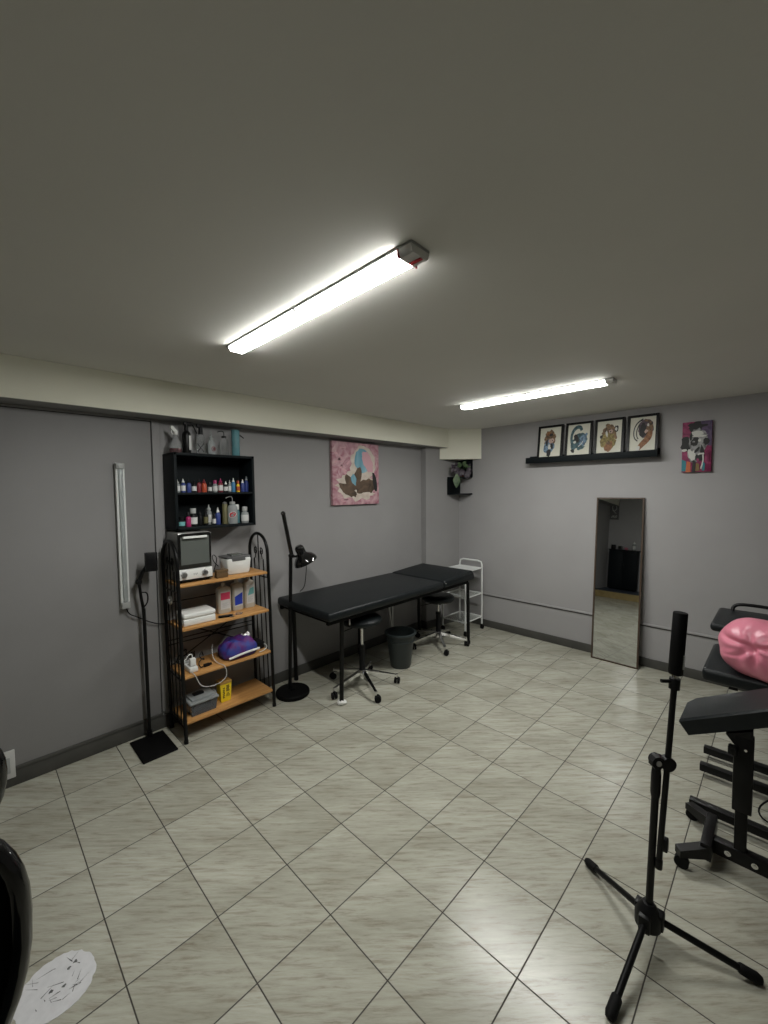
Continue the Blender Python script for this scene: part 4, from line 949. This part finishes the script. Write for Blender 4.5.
c1, c2 = bo(.945), bo(.985)
MB().cyl(bo(.930), bo(.965), .016, n=16).cyl(bo(.955) - vr*.015, bo(.957) - vr*.045, .006, n=10).build('swivel_joint', 'plastic', t)
MB().cyl(bo(.963), bo(.985), .0095, n=16).build('threaded_stud', 'chrome', t)
s = MB().tube([bo(.980), bo(.983), bo(1.184), bo(1.187)], [.0190, .0210, .0210, .0190], 32).build('padded_cylinder', 'blackmatte', t)
e = bo(1.02) + vt*.0275 + vr*.011
m = MB()
for k in range(8): 
    c = bo(1.005+.006*k) + vt*.0188 + vr*.0098; m.box(c.x-.003, c.x+.003, c.y-.003, c.y+.003, c.z-.0018, c.z+.0022)
m.build('printed_mark', 'grey', s)

# ------------------------------------------------------------------ armrest bench in the right foreground
t = thing('padded_armrest', 'black tilted armrest pad on a bolted wheeled base at right', 'armrest', (2.17, .08, 0))
tl = math.radians(28.5); cu = Vector((0, -math.cos(tl), math.sin(tl))); cn = Vector((0, math.sin(tl), math.cos(tl)))
o0 = Vector((2.148, .309, .570))
Pd = lambda a, b, h: o0 + Vector((b, 0, 0)) + cu*a + cn*h
LW = .72
m = MB()
pts = []
for a, b in ((0, .004), (.0, .20), (.035, .25), (LW, .25), (LW, 0), (.004, .0)): pts.append(Pd(a, b, 0))
for a, b in ((.008, .010), (.008, .20), (.04, .242), (LW-.01, .242), (LW-.01, .010)): pts.append(Pd(a, b, .008))
for a, b in ((.008, .006), (.008, .20), (.04, .24), (LW-.01, .24), (LW-.01, .006)): pts.append(Pd(a, b, -.060))
m.hull(pts)
m.build('pad', 'leather', t)
MB().prism([(.08,.06),(.60,.06),(.60,.19),(.08,.19)], Pd, -.074, -.059).build('pad_board', 'blackmatte', t)
col = MB().box(2.160, 2.200, .074, .114, .05, .30, .004).box(2.154, 2.206, .062, .124, .27, .585, .004)
col.build('column', 'black', t)
MB().hull([(2.156, .150, .580), (2.20, .150, .580), (2.156, .066, .62), (2.20, .066, .62), (2.155, .11, .53), (2.20, .11, .53), (2.156, .066, .53), (2.20, .066, .53)]).box(2.12, 2.150, .112, .14, .515, .55, .004).build('tilt_bracket', 'black', t)
for z, y in ((.535, .118), (.540, .086)): MB().cyl((2.150, y, z), (2.144, y, z), .005, n=12).build('bolt', 'chrome', t)
MB().box(2.155, 2.195, -.85, .195, .045, .105, .004).build('base_beam', 'black', t)
for y in (.131, .047): MB().cyl((2.156, y, .075), (2.150, y, .075), .011, n=16).cyl((2.150, y, .075), (2.146, y, .075), .006, n=6).build('bolt', 'chrome', t)
MB().box(2.088, 2.318, .178, .216, .045, .115, .004).build('cross_bar', 'black', t)
for sx, tip in ((-1, (2.038, .284)), (1, (2.380, .292))):
    b0 = Vector((2.105 if sx < 0 else 2.300, .198, .082)); b1 = Vector((tip[0], tip[1], .066)); d = (b1-b0).normalized(); q = Vector((-d.y, d.x, 0))
    m = MB(); m.hull([p + q*s_*.019 + Vector((0,0,z)) for p, zs in ((b0, (-.030, .02)), (b1, (-.016, .014))) for s_ in (-1, 1) for z in zs])
    m.build('foot_arm', 'black', t)
    for s_ in ((0,)): MB().cyl((tip[0]-.006, tip[1]-.014, .026), (tip[0]+.018, tip[1]-.014, .026), .026, n=20).cyl((tip[0]+.010, tip[1]-.012, .03), (tip[0]+.010, tip[1]-.012, .070), .009, n=10).build('caster', 'rubber', t)

# ------------------------------------------------------------------ tattoo chair behind it
t = thing('client_chair', 'black adjustable client chair with split pads beside the far wall', 'chair', (2.95, -.25, 0))
m = MB()
for x, y0 in ((2.44, .298), (2.80, .300), (3.00, .305)):
    MB().box(x-.020, x+.020, -1.0, y0, .030, .070, .004).build('base_rail', 'black', t)
for y in (-.12, -.85): MB().box(2.42, 3.45, y-.025, y+.025, .0, .045, .004).build('cross_foot', 'black', t)
MB().box(2.86, 2.98, -.38, -.24, .045, .42, .006).box(2.84, 3.00, -.42, -.16, .40, .50, .01).build('lift_column', 'black', t)
MB().box(2.76, 2.80, -.45, .12, .52, .555, .003).box(3.16, 3.20, -.45, .12, .52, .555, .003).box(2.76, 3.20, -.35, -.25, .49, .525, .003).build('seat_frame', 'black', t)
def pad(x0, x1, y0, y1, z0, z1, rot, name):
    return MB().box(x0, x1, y0, y1, z0, z1, .022, seg=3, rot=rot).build(name, 'leather', t)
pad(2.745, 3.265, -.62, .300, .552, .622, None, 'seat_pad')
pad(3.165, 3.640, -.45, .312, .715, .768, None, 'side_pad')
pad(2.75, 3.27, -.98, -.60, .70, .77, Rx(-48), 'back_pad')
MB().tube(smooth([(3.58, .235, .755), (3.60, .235, .79), (3.60, .20, .815), (3.60, .05, .815), (3.60, -.30, .80)], 2), .011, 10).build('grip_loop', 'black', t)
MB().box(3.30, 3.34, .16, .20, .46, .72, .003).build('side_post', 'black', t)
MB().box(2.96, 3.36, .16, .20, .46, .49, .003).build('post_link', 'black', t)
MB().box(3.06, 3.095, .17, .205, .45, .555, .003).build('front_post', 'black', t)
MB().sphere((3.03, .16, .50), (.028, .025, .028), 14, 10).cyl((3.03, .16, .50), (3.08, .19, .50), .01, n=10).build('adjust_knob', 'plastic', t)
MB().tube(smooth([(2.62, -.2, .006), (2.58, .02, .006), (2.62, .06, .03), (2.68, .02, .07), (2.78, -.06, .08)], 2), .004, 8).build('cable', 'black', t)

# pink gathered pillow on the chair
pc = Vector((2.850, .030, .758))
fx3 = Vector((-.86, .44, .27)).normalized()
def pil(p):
    # axis local x towards the viewer end
    x, y, z = p; e = .62
    q = Vector((math.copysign(abs(x)**.85, x), math.copysign(abs(y)**.84, y), math.copysign(abs(z)**.84, z)))
    n_ = math.hypot(q.y, q.z)
    if n_ > 1.0: q.y /= n_**.75; q.z /= n_**.75
    ang = math.atan2(q.z, q.y); rr = math.hypot(q.y, q.z)
    cr = 0.0
    for ca, dp, r0 in ((.55, .10, .75), (1.75, .06, .6), (2.75, .10, .85), (3.95, .08, .8), (5.1, .10, .8), (5.75, .05, .6)):
        da = (ang + .25*math.sin(rr*4+ca) - ca + PI) % (2*PI) - PI
        cr += dp*math.exp(-(da*max(rr, .12)/.085)**2)*max(0, 1-(rr/r0)**2)
        cr -= .25*dp*math.exp(-((da*max(rr, .12)-.17)/.12)**2)*max(0, 1-(rr/r0)**2)
    fold = -cr + .02*math.sin(9*ang+2+3*rr)*min(1, rr*2)*(rr < 1.05)
    q.x += (fold - .10*math.exp(-(rr/.14)**2)) if x > 0 else .5*fold
    k = 1 + .02*math.sin(6*ang+x*5)
    q.y *= k; q.z *= k
    return q
m = MB().sphere((0,0,0), (.185, .208, .158), 220, 130, pil)
ey = Vector((0,0,1)).cross(fx3).normalized(); rotm = Matrix((fx3, ey, fx3.cross(ey))).transposed()
for v in m.bm.verts: v.co = rotm @ v.co + pc
for v in m.bm.verts:
    if v.co.z < .640: v.co.z = .640 + (v.co.z-.640)*.2
zmin = min(v.co.z for v in m.bm.verts)
for v in m.bm.verts: v.co.z += .6228 - zmin
tag(m.build('pink_pillow', 'pink', ang=80), 'round pink gathered vinyl pillow on the black client chair', 'pillow')

# ------------------------------------------------------------------ chairs at the left edge
def shell_chair(cx, cy, zc, hw, hh, label):
    t = thing('armless_chair', label, 'chair', (cx, cy, 0), 'black chairs at the left edge')
    n = 40; out = []
    for k in range(n):
        a = 2*PI*k/n; x, z = math.cos(a), math.sin(a); e = 2/2.6
        e2 = e if z > 0 else .95; out.append((math.copysign(abs(x)**e2, x)*hw, math.copysign(abs(z)**e2, z)*(hh if z > 0 else hh*1.7)))
    cur = lambda x: .05*(x/hw)**2
    m = MB().tube([(cx+x, cy-cur(x), zc+z) for x, z in out], .0175, 14, True); m.build('rim', 'blackgloss', t)
    m = MB(); rings = []
    for s_ in (.97, .7, .4):
        rings.append([m.bm.verts.new((cx+x*s_, cy-cur(x*s_)+.0, zc+z*s_)) for x, z in out])
    for a, b in zip(rings, rings[1:]):
        for k in range(n): m.bm.faces.new((a[k], a[(k+1)%n], b[(k+1)%n], b[k]))
    m.bm.faces.new(rings[-1])
    g = bmesh.ops.solidify(m.bm, geom=list(m.bm.faces), thickness=.012)
    m.build('back_shell', 'blackmatte', t)
    MB().box(cx-hw*.95, cx+hw*.85, cy-.50, cy-.06, .425, .475, .02, seg=3).build('seat', 'leather', t)
    MB().box(cx-.03, cx+.03, cy-.06, cy-.0, .42, zc-hh*1.0, .004).build('back_support', 'black', t)
    for x in (cx-hw*.85, cx+hw*.75):
        for y in (cy-.46, cy-.10): MB().cyl((x, y, 0), (x, y, .43), .012, n=12).build('leg', 'black', t)
    return t
shell_chair(-.166, 1.085, .790, .204, .205, 'nearer black chair with a glossy rim at the left edge')
shell_chair(-.165, 1.62, .815, .195, .125, 'farther black chair at the left edge by the wall socket')

# ------------------------------------------------------------------ world and view
w = bpy.data.worlds.new('world'); sc.world = w; w.use_nodes = True
w.node_tree.nodes['Background'].inputs[0].default_value = (.5,.5,.5,1)
w.node_tree.nodes['Background'].inputs[1].default_value = 0.0
vs = sc.view_settings
vs.view_transform = 'Standard'; vs.look = 'None'; vs.gamma = 1; vs.use_curve_mapping = False; vs.exposure = 0.0
